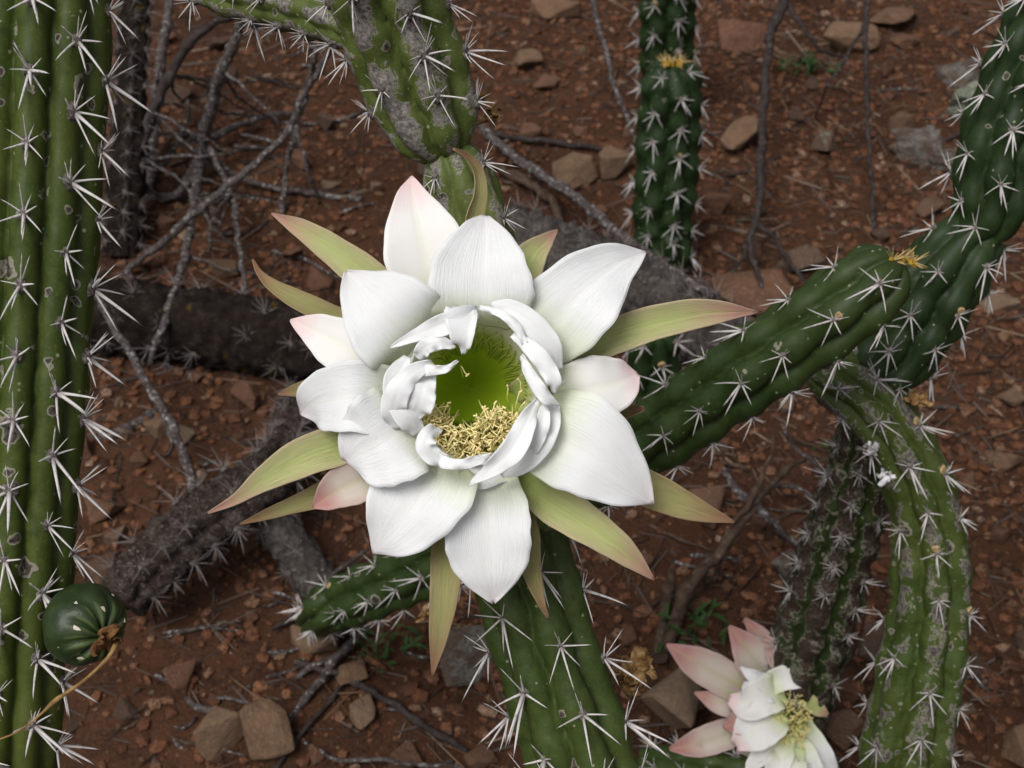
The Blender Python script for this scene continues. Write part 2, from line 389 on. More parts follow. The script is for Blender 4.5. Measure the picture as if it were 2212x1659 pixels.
SP = {
    'big': [spine_cluster('spine_cluster', 20 + i, 4 + i % 3, 0.0120, .00043, felt=.0020, upn=2) for i in range(8)],
    'mid': [spine_cluster('spine_cluster', 40 + i, 4 + i % 3, 0.0150, .00042, felt=.0016, upn=1, down=.5) for i in range(8)],
    'star': [spine_cluster('spine_cluster', 60 + i, 5 + i % 2, 0.0120, .00036, felt=.0017, upn=1, down=.8) for i in range(8)],
    'old': [spine_cluster('spine_cluster', 80 + i, 5 + i % 3, 0.0118, .00032, felt=.0024, upn=3, down=.3) for i in range(8)],
    'dead': [spine_cluster('spine_cluster', 120 + i, 6 + i % 4, 0.016, .00028, ('spined', 'felt'), .0022, .2, 2) for i in range(6)],
    'tip': [spine_cluster('spine_cluster', 140 + i, 10, 0.0080, .00030, ('yspine', 'yfelt'), .0024, .1, 6, .35) for i in range(4)],
}

k = NT('tan_nub'); co = k.obj()
M['nub'] = k.done(k.pbsdf(k.ramp(k.noise(co, 500, 4), [(.35, (0.20, 0.12, 0.05)), (.65, (0.46, 0.34, 0.18))]), .9, k.bump(k.noise(co, 900, 3), .8, .001), .1))
bm = bmesh.new(); bmesh.ops.create_icosphere(bm, subdivisions=2, radius=1)
for v in bm.verts:
    v.co *= 1 + .18 * noise.noise(v.co * 2.5); v.co = Vector((v.co.x * .0022, v.co.y * .0019, v.co.z * .0012 - .0008 * max(0, 1 - (v.co.x ** 2 + v.co.y ** 2) * 3) * (v.co.z > 0)))
NUB = bpy.data.meshes.new('tan_nub'); bm.to_mesh(NUB); bm.free(); NUB.materials.append(M['nub'])
NUB.polygons.foreach_set('use_smooth', np.ones(len(NUB.polygons), dtype=bool))

# ------------------------------------------------------------------ stems
def stem(name, root, pts, n=8, rib=.30, step=.0016, per=10, spacing=.016, und=.07, phase=0.0, twist=0.0, tip=False, mat='col',
         sp='big', spscale=1.0, rough=0.0, seed=0, bumpk=.05, cull=-.35, spstart=0.0, spend=None, lean=0.0, keep=1.0):
    """pts: rows of (Vector centre, radius). Ribbed tube with a cluster of spines on every areole."""
    r = random.Random(seed); base = np.array(root.matrix_world.translation if root.parent else root.location)
    s, A = resample(cr([(*p, rr) for p, rr in pts]), step)
    C, rad = A[:, :3], A[:, 3].copy(); L = s[-1]
    if tip:
        tl = rad[-1] * 1.0; x = np.clip((s - (L - tl)) / tl, 0, 1); rad = np.maximum(rad * np.sqrt(np.maximum(1 - x ** 2.4, 0)), rad * .03)
    T, E, B = frames(C)
    M_ = n * per; u = -n / 2 + np.arange(M_) / per                      # rib units, rib 0 faces the viewer, seam behind
    a = 2 * np.pi * s / spacing
    kk = np.round(u)[None, :].repeat(len(s), 0)
    def b(k): return k + .5 + und * np.sin(a[:, None] + k * np.pi)
    U = u[None, :] + 0 * kk
    kk = np.where(U > b(kk), kk + 1, kk); kk = np.where(U < b(kk - 1), kk - 1, kk)
    lo, hi = b(kk - 1), b(kk)
    t = np.clip((U - (lo + hi) / 2) / ((hi - lo) / 2), -1, 1)
    lobe = np.maximum(1 - np.abs(t) ** 2.1, 0) ** .5
    rh = (1 - rib + rib * lobe) * (1 + bumpk * np.sin(a[:, None] + kk * np.pi) * lobe)
    ph = np.interp(s, [0, L], [0, twist]) + phase
    ang = U * 2 * np.pi / n + ph[:, None]
    rr = rad[:, None] * rh
    D = E[:, None, :] * np.cos(ang)[..., None] + B[:, None, :] * np.sin(ang)[..., None]
    V = C[:, None, :] + D * rr[..., None]
    lowf = 1 + .02 * np.sin(s * 130 + seed)[:, None, None]
    V = C[:, None, :] + (V - C[:, None, :]) * lowf
    if rough:
        Vf = V.reshape(-1, 3); Df = D.reshape(-1, 3)
        nz = np.array([noise.fractal(Vector(v) * 160, 1.0, 2.0, 4) + .8 * noise.noise(Vector(v) * 45) for v in Vf])
        V = (Vf + Df * (nz * rough)[:, None]).reshape(V.shape)
    Vv = np.vstack([V.reshape(-1, 3), C[:1], C[-1:]]) - base
    F = quads(len(s), M_, True).tolist(); e0 = len(Vv) - 2; last = (len(s) - 1) * M_
    for j in range(M_):
        F.append([e0, (j + 1) % M_, j]); F.append([e0 + 1, last + j, last + (j + 1) % M_])
    o = link(name, mesh(name, Vv, F, M[mat], True, None, {'rib': np.r_[lobe.ravel(), 0, 0]}), root)
    if root.parent: o.location = (0, 0, 0)
    if sp:
        for k in range(int(-n // 2), int(math.ceil(n / 2)) + 1):
            if k <= -n / 2 or k > n / 2: continue
            sj = spacing * (.25 - .5 * (k % 2))
            while sj < L:
                sj += spacing
                if sj < spstart or sj > (spend or L) : continue
                i = min(int(sj / L * (len(s) - 1)), len(s) - 1)
                an = k * 2 * math.pi / n + ph[i]
                nv = E[i] * math.cos(an) + B[i] * math.sin(an)
                pos = C[i] + nv * rad[i] * (1 + bumpk * .8)
                if unit(np.array(CAM) - pos) @ nv < cull or rad[i] < .25 * rad.max() or r.random() > keep: continue
                tv = T[i] * (1 if not lean else 1)
                if tip and x[i] > 0: nv = unit(nv + T[i] * x[i] * .8)
                z = Vector(nv); y = Vector(tv) - z * (Vector(tv) @ z); y.normalize()
                if lean:                                                # let spines droop earthward
                    g = Vector((0, 0, 1)); g = g - z * (g @ z)
                    if g.length > .05: y = (y * (1 - lean) + g.normalized() * lean).normalized()
                xx = y.cross(z)
                m = Matrix((xx, y, z)).transposed().to_4x4() @ Matrix.Rotation(r.uniform(-.35, .35), 4, 'Z')
                q = link('spine_cluster', r.choice(SP[sp]), o)
                kx = spscale * r.uniform(.8, 1.2)
                if sp == 'star' and r.random() < .10:
                    nb = link('tan_nub', NUB, o); nb.matrix_local = Matrix.Translation(Vector(pos - base) + y * .0026 * spscale) @ m @ Matrix.Scale(spscale * r.uniform(.8, 1.2), 4)
                q.matrix_local = Matrix.Translation(Vector(pos - base)) @ m @ Matrix.Diagonal((kx * r.choice((1, -1)), kx, kx, 1))
    return o
def pr(rows, d=None):              # rows (x, y, depth, radius in pixels) -> centre, radius in metres
    return [(P(x, y, dd), px(r, dd)) for x, y, dd, r in rows]
def down_to(p, r, dx=0, dy=0.0):   # carry a stem from p to the ground
    g = Vector((p.x + dx, p.y + dy, -0.01)); return g

# tall column at the left
rows = pr([(-30, 1790, .425, 122), (-2, 1659, .415, 124), (30, 1200, .405, 128), (54, 820, .40, 134), (78, 350, .395, 144), (92, 0, .39, 149), (100, -260, .385, 148), (103, -420, .38, 140)])
b0 = down_to(rows[0][0], 0, -.03, .05)
root = empty('column_cactus', (b0.x, b0.y, 0), 'tall green ribbed column cactus carrying a round green fruit on its side', 'cactus')
mid = rows[0][0].lerp(b0, .5)
stem('stem', root, [(b0, .017), (mid, .017)] + rows, 10, .33, .0016, 14, .0190, .03, phase=R(2), tip=True, mat='col', sp='big', seed=3, lean=.3, spscale=1.0, spstart=.12, bumpk=.012, cull=-.15)

# flowering cactus: lower stem, joint, scarred upper stem, side branch
rows = pr([(1330, 1900, .475, 122), (1262, 1659, .47, 121), (1212, 1500, .465, 119), (1165, 1350, .462, 117), (1115, 1150, .46, 114), (1075, 900, .46, 108), (1040, 680, .458, 100), (1012, 480, .452, 90), (985, 375, .447, 78), (968, 322, .445, 52)])
b0 = down_to(rows[0][0], 0, .03, .06)
croot = empty('flowering_cactus', (b0.x, b0.y, 0), 'ribbed cactus stem rising behind the big white flower with scarred upper joint', 'cactus')
stem('stem', croot, [(b0, .018), (rows[0][0].lerp(b0, .5), .018)] + rows[:6], 7, .40, .0016, 14, .0230, .05, phase=R(25.7), mat='mid', sp='mid', seed=8, spstart=.14, spscale=1.0, bumpk=.03, cull=-.2)
stem('stem', croot, rows[4:], 8, .26, .0016, 10, .018, .05, phase=R(10), mat='old', sp='old', seed=9, spscale=.8, bumpk=.03, keep=.7, cull=-.15)
rows = pr([(965, 335, .445, 55), (945, 285, .443, 100), (905, 180, .438, 122), (868, 80, .43, 126), (835, -20, .42, 128), (810, -150, .405, 126), (800, -330, .385, 120)])
stem('scarred_stem', croot, rows, 7, .40, .0016, 14, .0175, .05, phase=R(15), tip=True, mat='old', sp='old', seed=10, spscale=.95, bumpk=.02, keep=.85, cull=-.15)
rows = pr([(800, 80, .455, 50), (700, 30, .47, 62), (600, 5, .485, 60), (490, -20, .50, 56), (400, -60, .51, 50)])
stem('side_branch', croot, rows, 7, .26, .0018, 8, .015, .05, tip=True, mat='old', sp='old', seed=12, spscale=.85, keep=.7, cull=-.2)

# long sprawling stem that passes behind the flower
rows = [(705, 1316, .812, 52), (740, 1300, .80, 60), (830, 1265, .772, 64), (960, 1205, .74, 70), (1150, 1092, .695, 78), (1400, 945, .64, 87), (1600, 812, .605, 92), (1780, 690, .58, 94), (1890, 607, .57, 88), (1950, 560, .565, 76)]
w = pr(rows); g0 = G(672, 1335, 0)
sroot = empty('sprawling_cactus', g0, 'long dark green spiny stem slanting up behind the white flower to a yellow tip', 'cactus')
stem('stem', sroot, [(Vector((g0.x, g0.y, -.004)), px(40, .85))] + w, 6, .40, .0018, 13, .0225, .05, phase=R(10), tip=True, mat='diag', sp='star', seed=21, bumpk=.05, spscale=1.0, spstart=.085, cull=.0)
tp = w[-1][0]; dv = (w[-1][0] - w[-2][0]).normalized()
for i in range(3):
    q = link('tip_spines', SP['tip'][i], sroot)
    q.location = tp + dv * (-.0015 * i) - FW * (.0045 * i) + RT * ((0, -.004, .004)[i]) - g0
    q.rotation_euler = (dv - FW * .35 * i).to_track_quat('Z', 'Y').to_euler(); q.scale = (.9,) * 3

# stem behind it, coming from the upper right, and the arching trunk it grows from
rows = [(1965, 1900, .74, 96), (1955, 1680, .725, 98), (1978, 1520, .71, 97), (2002, 1380, .70, 92), (2012, 1240, .69, 86), (2002, 1120, .68, 79), (1965, 1000, .668, 73), (1900, 893, .66, 72), (1810, 820, .66, 70), (1745, 800, .66, 66)]
w = pr(rows); b0 = down_to(w[0][0], 0, 0, .03)
aroot = empty('arching_cactus', (b0.x, b0.y, 0), 'arching cactus trunk with grey corky scabs and a bright green bent shoulder', 'cactus')
stem('trunk', aroot, [(b0, .022)] + w, 7, .38, .0018, 12, .0245, .05, phase=R(14), mat='curve', sp='star', seed=31, spscale=1.05, spstart=.06, tip=True, keep=.85, bumpk=.03, cull=-.15)
rows = [(1850, 860, .665, 55), (1930, 770, .66, 85), (1985, 680, .655, 95), (2055, 570, .645, 95), (2118, 492, .64, 62)]
stem('upper_joint', aroot, pr(rows), 7, .38, .0018, 11, .0225, .05, phase=R(-8), mat='far', sp='star', seed=33, spscale=1.0, bumpk=.05, cull=-.15)
rows = [(2108, 505, .64, 56), (2138, 445, .635, 84), (2165, 300, .625, 90), (2215, 160, .615, 92), (2270, 40, .605, 92), (2330, -120, .59, 94)]
stem('upper_joint', aroot, pr(rows), 7, .38, .0018, 11, .0225, .05, phase=R(10), mat='far', sp='star', seed=34, spscale=1.05, tip=True, bumpk=.05, cull=-.15)
rows = [(1880, 900, .70, 58), (1860, 1010, .72, 76), (1820, 1150, .745, 84), (1775, 1300, .775, 86), (1735, 1450, .81, 84)]
w = pr(rows); g1 = w[-1][0]; 
stem('scabby_stem', aroot, w + [(Vector((g1.x - .006, g1.y - .004, -.006)), px(80, .83))], 7, .38, .0018, 10, .020, .07, mat='dark', sp='old', seed=36, spscale=.95, rough=.0012, keep=.7, cull=-.1)

# upright stems at the top
def upright(rows, label, seed, mat, sc):
    g = G(*rows[0][:2], 0); w = [(G(x, y, h), px(r, gdepth(x, y, h))) for x, y, h, r in rows]
    ro = empty('upright_cactus', (g.x, g.y, 0), label, 'cactus', None)
    st = stem('stem', ro, w, 8, .30, .0022, 9, .0300, .07, phase=R(20), tip=True, mat=mat, sp='star', seed=seed, spscale=sc, bumpk=.07, cull=-.1)
    return ro, w
ro, w = upright([(1452, 600, -.01, 40), (1438, 545, .015, 58), (1432, 480, .04, 66), (1440, 380, .085, 70), (1446, 270, .13, 71), (1450, 190, .165, 68), (1450, 135, .19, 62)], 'dark green upright cactus stem with a yellow-tufted tip', 41, 'far', 1.2)
for i in range(3):
    q = link('tip_spines', SP['tip'][i], ro); q.location = w[-1][0] + RT * ((0, -.005, .006)[i]) - FW * (.005 * i) + Vector((0, 0, -.001 - .001 * i)) - ro.location
    q.rotation_euler = ((0, .3, .3)[i], (0, -.4, .4)[i], 0); q.scale = (1.5,) * 3
upright([(1440, 260, -.01, 50), (1440, 170, .03, 58), (1442, 60, .09, 62), (1445, -60, .15, 60), (1446, -160, .21, 50)], 'blackish green cactus stem standing behind the yellow-tufted one', 42, 'far', 1.2)
ro, w = upright([(1395, 935, -.01, 60), (1400, 860, .03, 62), (1412, 780, .07, 60), (1420, 700, .11, 48)], 'short dark cactus shoot half hidden behind the long green petal', 43, 'far', 1.15)

# ------------------------------------------------------------------ dead stems and logs
def dead(name, label, rows, n, rib, mat, sp, rough, seed, spscale=1.0, step=.0022, keep=1.0, und=.05, spacing=.018, cat='dead stem'):
    w = [(G(x, y, h), px(r, gdepth(x, y, h))) for x, y, h, r in rows]
    b = min((q for q, _ in w), key=lambda q: q.z)
    ro = empty(name, (b.x, b.y, 0), label, cat)
    stem('stem', ro, w, n, rib, step, 8, spacing, und, mat=mat, sp=sp, rough=rough, seed=seed, spscale=spscale, cull=-.2, keep=keep)
    return ro
dead('fallen_log', 'blackened mossy log lying on the soil between the column cactus and the flower', [(60, 660, .026, 74), (200, 680, .028, 80), (400, 705, .028, 84), (560, 728, .028, 82), (700, 755, .027, 78), (800, 780, .026, 70)], 9, .08, 'log', 'dead', .0035, 51, .9, keep=.55, cat='log')
dead('dark_dead_stem', 'dark spiny dead cactus stem standing close behind the column cactus', [(262, 560, -.005, 44), (268, 440, .03, 42), (276, 300, .07, 38), (284, 150, .11, 36), (292, 0, .15, 34), (298, -120, .19, 28)], 7, .2, 'log', 'dead', .002, 55, .9, keep=.9)
dead('fallen_grey_stem', 'thick grey dead cactus stem lying behind the flower beside the upright stem', [(1020, 490, .018, 60), (1150, 535, .022, 76), (1300, 600, .024, 84), (1430, 660, .024, 84), (1560, 745, .022, 76), (1640, 800, .018, 56)], 9, .10, 'greylog', 'dead', .0035, 52, .9, keep=.7)
dead('corky_dead_stem', 'brown corky dead stem with broken end beside the round fruit', [(262, 1300, .045, 58), (300, 1250, .05, 66), (400, 1160, .058, 72), (500, 1085, .062, 70), (575, 1035, .055, 62), (620, 960, .03, 48), (650, 870, .005, 46)], 6, .36, 'cork', 'dead', .0028, 53, 1.0, keep=.8)
dead('leaning_grey_stem', 'grey bare dead stem running from the corky stem down to a tan stone', [(545, 1050, .05, 44), (590, 1125, .035, 46), (660, 1220, .018, 46), (720, 1310, .008, 46), (760, 1370, .004, 36)], 7, .14, 'greylog', 'dead', .0018, 54, .8, keep=.25)

# ------------------------------------------------------------------ twigs and sticks
def tube(name, pts, mat, parent=None, base=None, seg=7, step=.004, jit=.0012, kn=.22, seed=0, flat=1.0):
    s, A = resample(cr([(*p, r) for p, r in pts]), step); C = A[:, :3].copy(); rad = A[:, 3]
    rr = np.random.default_rng(seed)
    for c in range(3):
        C[:, c] += jit * (np.sin(s * rr.uniform(90, 160) + rr.uniform(0, 6)) + .6 * np.sin(s * rr.uniform(250, 330) + rr.uniform(0, 6))) * .6
    kno = 1 + kn * np.maximum(np.sin(s * rr.uniform(120, 220) + rr.uniform(0, 6)), 0) ** 8 * 1.6 + kn * .5 * rr.uniform(-1, 1, len(s))
    T, E, B = frames(C)
    an = np.arange(seg) * 2 * np.pi / seg
    loc = 1 + kn * .5 * rr.uniform(-1, 1, (len(s), seg))
    D = E[:, None] * np.cos(an)[None, :, None] + B[:, None] * np.sin(an)[None, :, None] * flat
    V = C[:, None] + D * (rad * kno)[:, None, None] * loc[..., None]
    b = np.array(base) if base is not None else np.zeros(3)
    Vv = np.vstack([V.reshape(-1, 3), C[:1], C[-1:]]) - b
    F = quads(len(s), seg, True).tolist(); e0 = len(Vv) - 2; la = (len(s) - 1) * seg
    for j in range(seg): F.append([e0, (j + 1) % seg, j]); F.append([e0 + 1, la + j, la + (j + 1) % seg])
    return link(name, mesh(name, Vv, F, mat), parent)
def gp(rows): return [(G(x, y, h), px(r, gdepth(x, y, h))) for x, y, h, r in rows]
def twig(name, label, branches, mat='twig', cat='twig', seed=0, group=None):
    b = min((q for br in branches for q, _ in gp(br)), key=lambda q: q.z)
    ro = empty(name, (b.x, b.y, 0), label, cat, group)
    for i, br in enumerate(branches):
        o = tube('branch', gp(br), M['twigd' if br[0][3] >= 15.9 and mat == 'twig' else mat], ro, ro.location, seed=seed * 17 + i)
    return ro
tr_ = random.Random(77); thin = []
for q in range(26):
    a = tr_.choice([(305, 340, .05), (330, 240, .09), (455, 230, .08), (480, 150, .12), (430, 350, .02), (400, 550, .05), (420, 430, .04), (500, 420, .03), (370, 160, .12)])
    dx, dy, h = tr_.uniform(-110, 230), tr_.uniform(-70, 170), tr_.choice((0, 0, .02, .06))
    thin.append([(*a, 3.5), (a[0] + dx * .45 + tr_.uniform(-25, 25), a[1] + dy * .45 + tr_.uniform(-20, 20), a[2] * .55 + h * .45 + .01, 3), (a[0] + dx, a[1] + dy, h, 1.6)])
twig('dead_shrub', 'leafless grey shrub with forking branches beside the column cactus', thin + [
    [(300, 420, .0, 16), (305, 340, .05, 13), (330, 240, .09, 12), (370, 160, .12, 11), (420, 80, .15, 10), (490, 40, .16, 7), (560, 20, .16, 4)],
    [(430, 350, .02, 13), (455, 230, .08, 13), (480, 150, .12, 12), (520, 55, .16, 10), (545, -20, .19, 8)],
    [(430, 350, .02, 12), (380, 420, .01, 10), (300, 420, 0, 10)],
    [(452, 320, .04, 7), (500, 420, .03, 7), (515, 520, .035, 6), (540, 690, .05, 4)],
    [(430, 345, .02, 12), (420, 430, .04, 10), (400, 550, .05, 9), (370, 650, .055, 9), (322, 788, .045, 6)],
    [(370, -10, .10, 10), (345, 150, .06, 11), (330, 300, .02, 12), (320, 420, 0, 12)],
    [(420, 300, .03, 10), (470, 290, .015, 8), (560, 255, .008, 6), (640, 240, .002, 4)],
    [(452, 330, .03, 5), (520, 385, .015, 5), (620, 410, .006, 6), (780, 432, .001, 7)],
    [(305, 360, .03, 6), (360, 345, .03, 6), (400, 270, .05, 5), (405, 215, .07, 4)],
    [(310, 320, .03, 5), (260, 240, .06, 4), (250, 170, .09, 3)],
], 'twig', 'shrub', 1)
twig('long_bent_twig', 'long thin grey twig curving from the side branch down to the column cactus', [
    [(725, 95, .20, 5), (700, 130, .18, 6), (650, 220, .14, 7), (600, 310, .11, 8), (480, 410, .08, 8), (400, 480, .055, 8), (330, 540, .03, 8), (250, 605, .0, 7)],
    [(600, 308, .11, 6), (560, 300, .115, 4), (520, 290, .12, 2.5)],
], 'twig', 'twig', 2)
twig('forked_twig', 'short grey forked twig hanging beside the long bent twig', [
    [(690, 90, .17, 6), (660, 200, .11, 7), (630, 310, .06, 7), (615, 400, .02, 6), (610, 470, .0, 7)], [(640, 270, .08, 5), (660, 350, .05, 4), (690, 440, .0, 4)]], 'twig', 'twig', 3)
twig('leaning_stick', 'grey stick with pale flecks leaning from the log to the corky stem', [
    [(195, 620, .09, 7), (230, 680, .08, 8), (270, 745, .07, 9), (330, 850, .055, 9.5), (380, 935, .045, 10), (412, 1035, .035, 11), (430, 1100, .03, 10)], [(355, 890, .05, 6), (372, 960, .035, 4), (355, 990, .0, 3)]], 'twig', 'stick', 4)
twig('fallen_stick', 'thick grey fallen stick lying across the soil beside the column cactus', [[(150, 962, .006, 9), (230, 942, .008, 10), (290, 918, .009, 10), (352, 876, .008, 8)]], 'twig', 'stick', 5)
twig('hanging_twig', 'dark slender branching twig hanging down over bare soil near the upright stems', [
    [(1715, -60, .12, 11), (1690, 10, .10, 11), (1662, 90, .085, 10), (1648, 250, .065, 9), (1642, 380, .05, 9), (1636, 470, .035, 8), (1618, 520, .03, 7), (1640, 600, .02, 6), (1655, 700, .0, 6)],
    [(1695, 0, .10, 6), (1735, 60, .09, 5), (1775, 110, .07, 4), (1835, 125, .05, 2.5)],
    [(1640, 480, .035, 6), (1690, 540, .03, 5), (1745, 625, .02, 4)], [(1622, 510, .03, 5), (1600, 560, .02, 4), (1580, 610, .0, 3)]], 'twigd', 'twig', 6)
twig('thin_hanging_twig', 'straight thin twig with a side fork hanging over the red soil', [
    [(1885, -50, .12, 6), (1870, 50, .10, 6), (1872, 160, .085, 5.5), (1876, 300, .06, 5), (1885, 420, .03, 4.5), (1890, 530, .0, 4)], [(1870, 48, .10, 5), (1825, 130, .07, 4), (1785, 190, .05, 3), (1760, 260, .0, 2)]], 'twigd', 'twig', 7)
twig('slanting_twig', 'thin speckled twig slanting down behind the upright stem', [[(1270, -40, .12, 6), (1295, 60, .09, 6), (1330, 190, .055, 6), (1365, 280, .03, 5), (1400, 360, .0, 4)]], 'twig', 'twig', 8)
twig('thick_fallen_stick', 'thick grey stick running from the scarred stem down beside the grey dead stem', [[(1040, 275, .005, 9), (1100, 330, .02, 10), (1165, 375, .03, 11), (1250, 430, .035, 11), (1330, 500, .04, 11), (1430, 570, .05, 10), (1540, 640, .055, 8)]], 'twig', 'stick', 9)
twig('mossy_stick', 'grey-brown stick lying below the thick grey stick behind the flower', [[(1040, 345, .003, 9), (1100, 375, .008, 9), (1190, 430, .012, 10), (1210, 490, .01, 9)]], 'wood', 'stick', 10)
twig('dark_stick', 'dark thin stick lying flat beside small stones behind the scarred stem', [[(1040, 285, .006, 5), (1130, 300, .007, 6), (1240, 312, .006, 6), (1330, 330, .003, 4)]], 'twigd', 'stick', 11)
twig('brown_root_branch', 'brown weathered branch leaning beside the withered tan flower remains', [
    [(1430, 1440, .0, 16), (1455, 1350, .015, 15), (1500, 1250, .03, 14), (1560, 1190, .04, 11), (1600, 1130, .045, 9), (1690, 1020, .05, 8), (1740, 990, .05, 5)],
    [(1500, 1250, .03, 8), (1545, 1250, .015, 7), (1560, 1180, .03, 6), (1620, 1080, .055, 6), (1660, 1000, .07, 5), (1672, 930, .09, 4)],
    [(1410, 1460, 0, 12), (1440, 1300, .01, 12), (1460, 1180, .0, 8)]], 'wood', 'branch', 12)
twig('grey_crossing_twig', 'grey twig crossing the soil below the long dark green stem', [
    [(1560, 1010, .06, 5), (1590, 1055, .05, 9), (1660, 1120, .04, 9), (1705, 1165, .02, 9), (1800, 1200, .0, 8)],
    [(1660, 1050, .03, 5), (1720, 1050, .03, 5), (1770, 1090, .03, 4), (1830, 1130, .0, 3)], [(1690, 920, .08, 4), (1720, 970, .06, 4), (1765, 1010, .05, 5), (1800, 1080, .0, 4)]], 'twig', 'twig', 13)
twig('flat_twig', 'thin grey twig lying flat on the soil beside the brown branch', [[(1450, 1195, .004, 6), (1540, 1205, .005, 6), (1640, 1215, .003, 5), (1690, 1225, .001, 3)]], 'twig', 'twig', 14)
twig('diagonal_stick', 'long dark stick lying diagonally on the soil below the pointed green sepal', [[(640, 1425, .006, 8), (720, 1455, .008, 8), (800, 1490, .008, 8), (890, 1550, .007, 8), (1010, 1625, .004, 7)]], 'twigd', 'stick', 15)
twig('pale_stick', 'pale grey stick lying just above the pair of angular tan stones', [[(400, 1505, .004, 6), (430, 1530, .006, 8), (500, 1545, .008, 8), (570, 1552, .01, 8)], [(370, 1580, .003, 5), (390, 1620, .004, 6), (430, 1640, .004, 5)]], 'twig', 'stick', 16)
twig('steep_stick', 'grey stick slanting from the grey bare stem past the angular tan stones', [[(790, 1355, .008, 7), (740, 1410, .009, 9), (680, 1480, .008, 9), (640, 1540, .006, 8), (600, 1590, .004, 7)], [(740, 1410, .009, 7), (690, 1430, .008, 7), (640, 1470, .004, 5)]], 'twig', 'stick', 17)
twig('bottom_twig', 'thin pale twig bending over the soil below the long diagonal stick', [[(640, 1595, .004, 4), (690, 1620, .006, 5), (730, 1640, .007, 5), (850, 1645, .006, 5), (1000, 1660, .004, 4)]], 'twig', 'twig', 18)
twig('slender_dark_stick', 'slender dark stick lying beside the reddish wedge stone', [[(760, 1440, .006, 4), (700, 1530, .008, 5), (640, 1600, .008, 5), (590, 1660, .006, 5)]], 'twigd', 'stick', 19)
twig('thin_leaning_twig', 'thin dark twig leaning across the bare grey stem', [[(590, 1360, .002, 4), (650, 1310, .02, 5), (720, 1240, .035, 5), (800, 1185, .05, 4), (880, 1150, .06, 3)]], 'twigd', 'twig', 20)
MARKS = [(300, 1000, 'between column cactus and corky dead stem'), (450, 560, 'beside the blackened log'), (450, 250, 'under the leafless grey shrub'), (420, 1500, 'around the pale stick'),
    (800, 1560, 'around the long diagonal stick'), (600, 1250, 'beside the leaning grey dead stem'), (1180, 220, 'beside the thick grey stick'), (1560, 300, 'beside the yellow-tufted upright stem'),
    (1760, 350, 'between the two hanging twigs'), (1900, 60, 'around the reddish slab stone'), (2020, 300, 'around the lichen-covered stone'), (1620, 600, 'around the hanging twig fork'), (1650, 1150, 'around the brown weathered branch'),
    (1850, 1300, 'between the scabby stems'), (2150, 900, 'beside the bright arching shoulder'), (2150, 1350, 'beside the corky arching trunk'), (1520, 1600, 'around the small pink-tipped flower'), (1000, 1480, 'beneath the long pointed sepal')]
def mark(x, y): return min(MARKS, key=lambda m: (m[0] - x) ** 2 + (m[1] - y) ** 2)[2]
r_ = random.Random(5)
for i in range(95):                # fallen twiglets on the soil
    x, y = r_.uniform(260, 2180), r_.uniform(20, 1640)
    if i >= 60: x, y = (r_.uniform(300, 950), r_.uniform(90, 660)) if i < 80 else (r_.uniform(250, 1000), r_.uniform(1380, 1640))
    a, l = r_.uniform(-.6, .6) + (math.pi if r_.random() < .5 else 0), r_.uniform(50, 190)
    if 1400 < x and r_.random() < .5: l *= .6
    p0 = (x, y, .004); p2 = (x + math.cos(a) * l, y + math.sin(a) * l * .7, .004)
    p1 = ((p0[0] + p2[0]) / 2 + r_.uniform(-12, 12), (p0[1] + p2[1]) / 2 + r_.uniform(-10, 10), .006)
    rr = r_.uniform(1.6, 4.6)
    w = gp([(*p0, rr), (*p1, rr), (*p2, rr * .5)])
    w = [(Vector((q.x, q.y, hgt(q.x, q.y) + rad + .0012)), rad) for q, rad in w]
    b = w[0][0]
    mk = r_.choice(('twig', 'twigd', 'wood', 'twig'))
    o = tube('twiglet', w, M[mk], None, b, seg=6, step=.006, seed=300 + i); o.location = b
    tag(o, f"short {dict(twig='grey', twigd='dark', wood='brown')[mk]} twiglet lying on the soil {mark(x, y)}", 'twig', 'twiglets scattered on the soil')

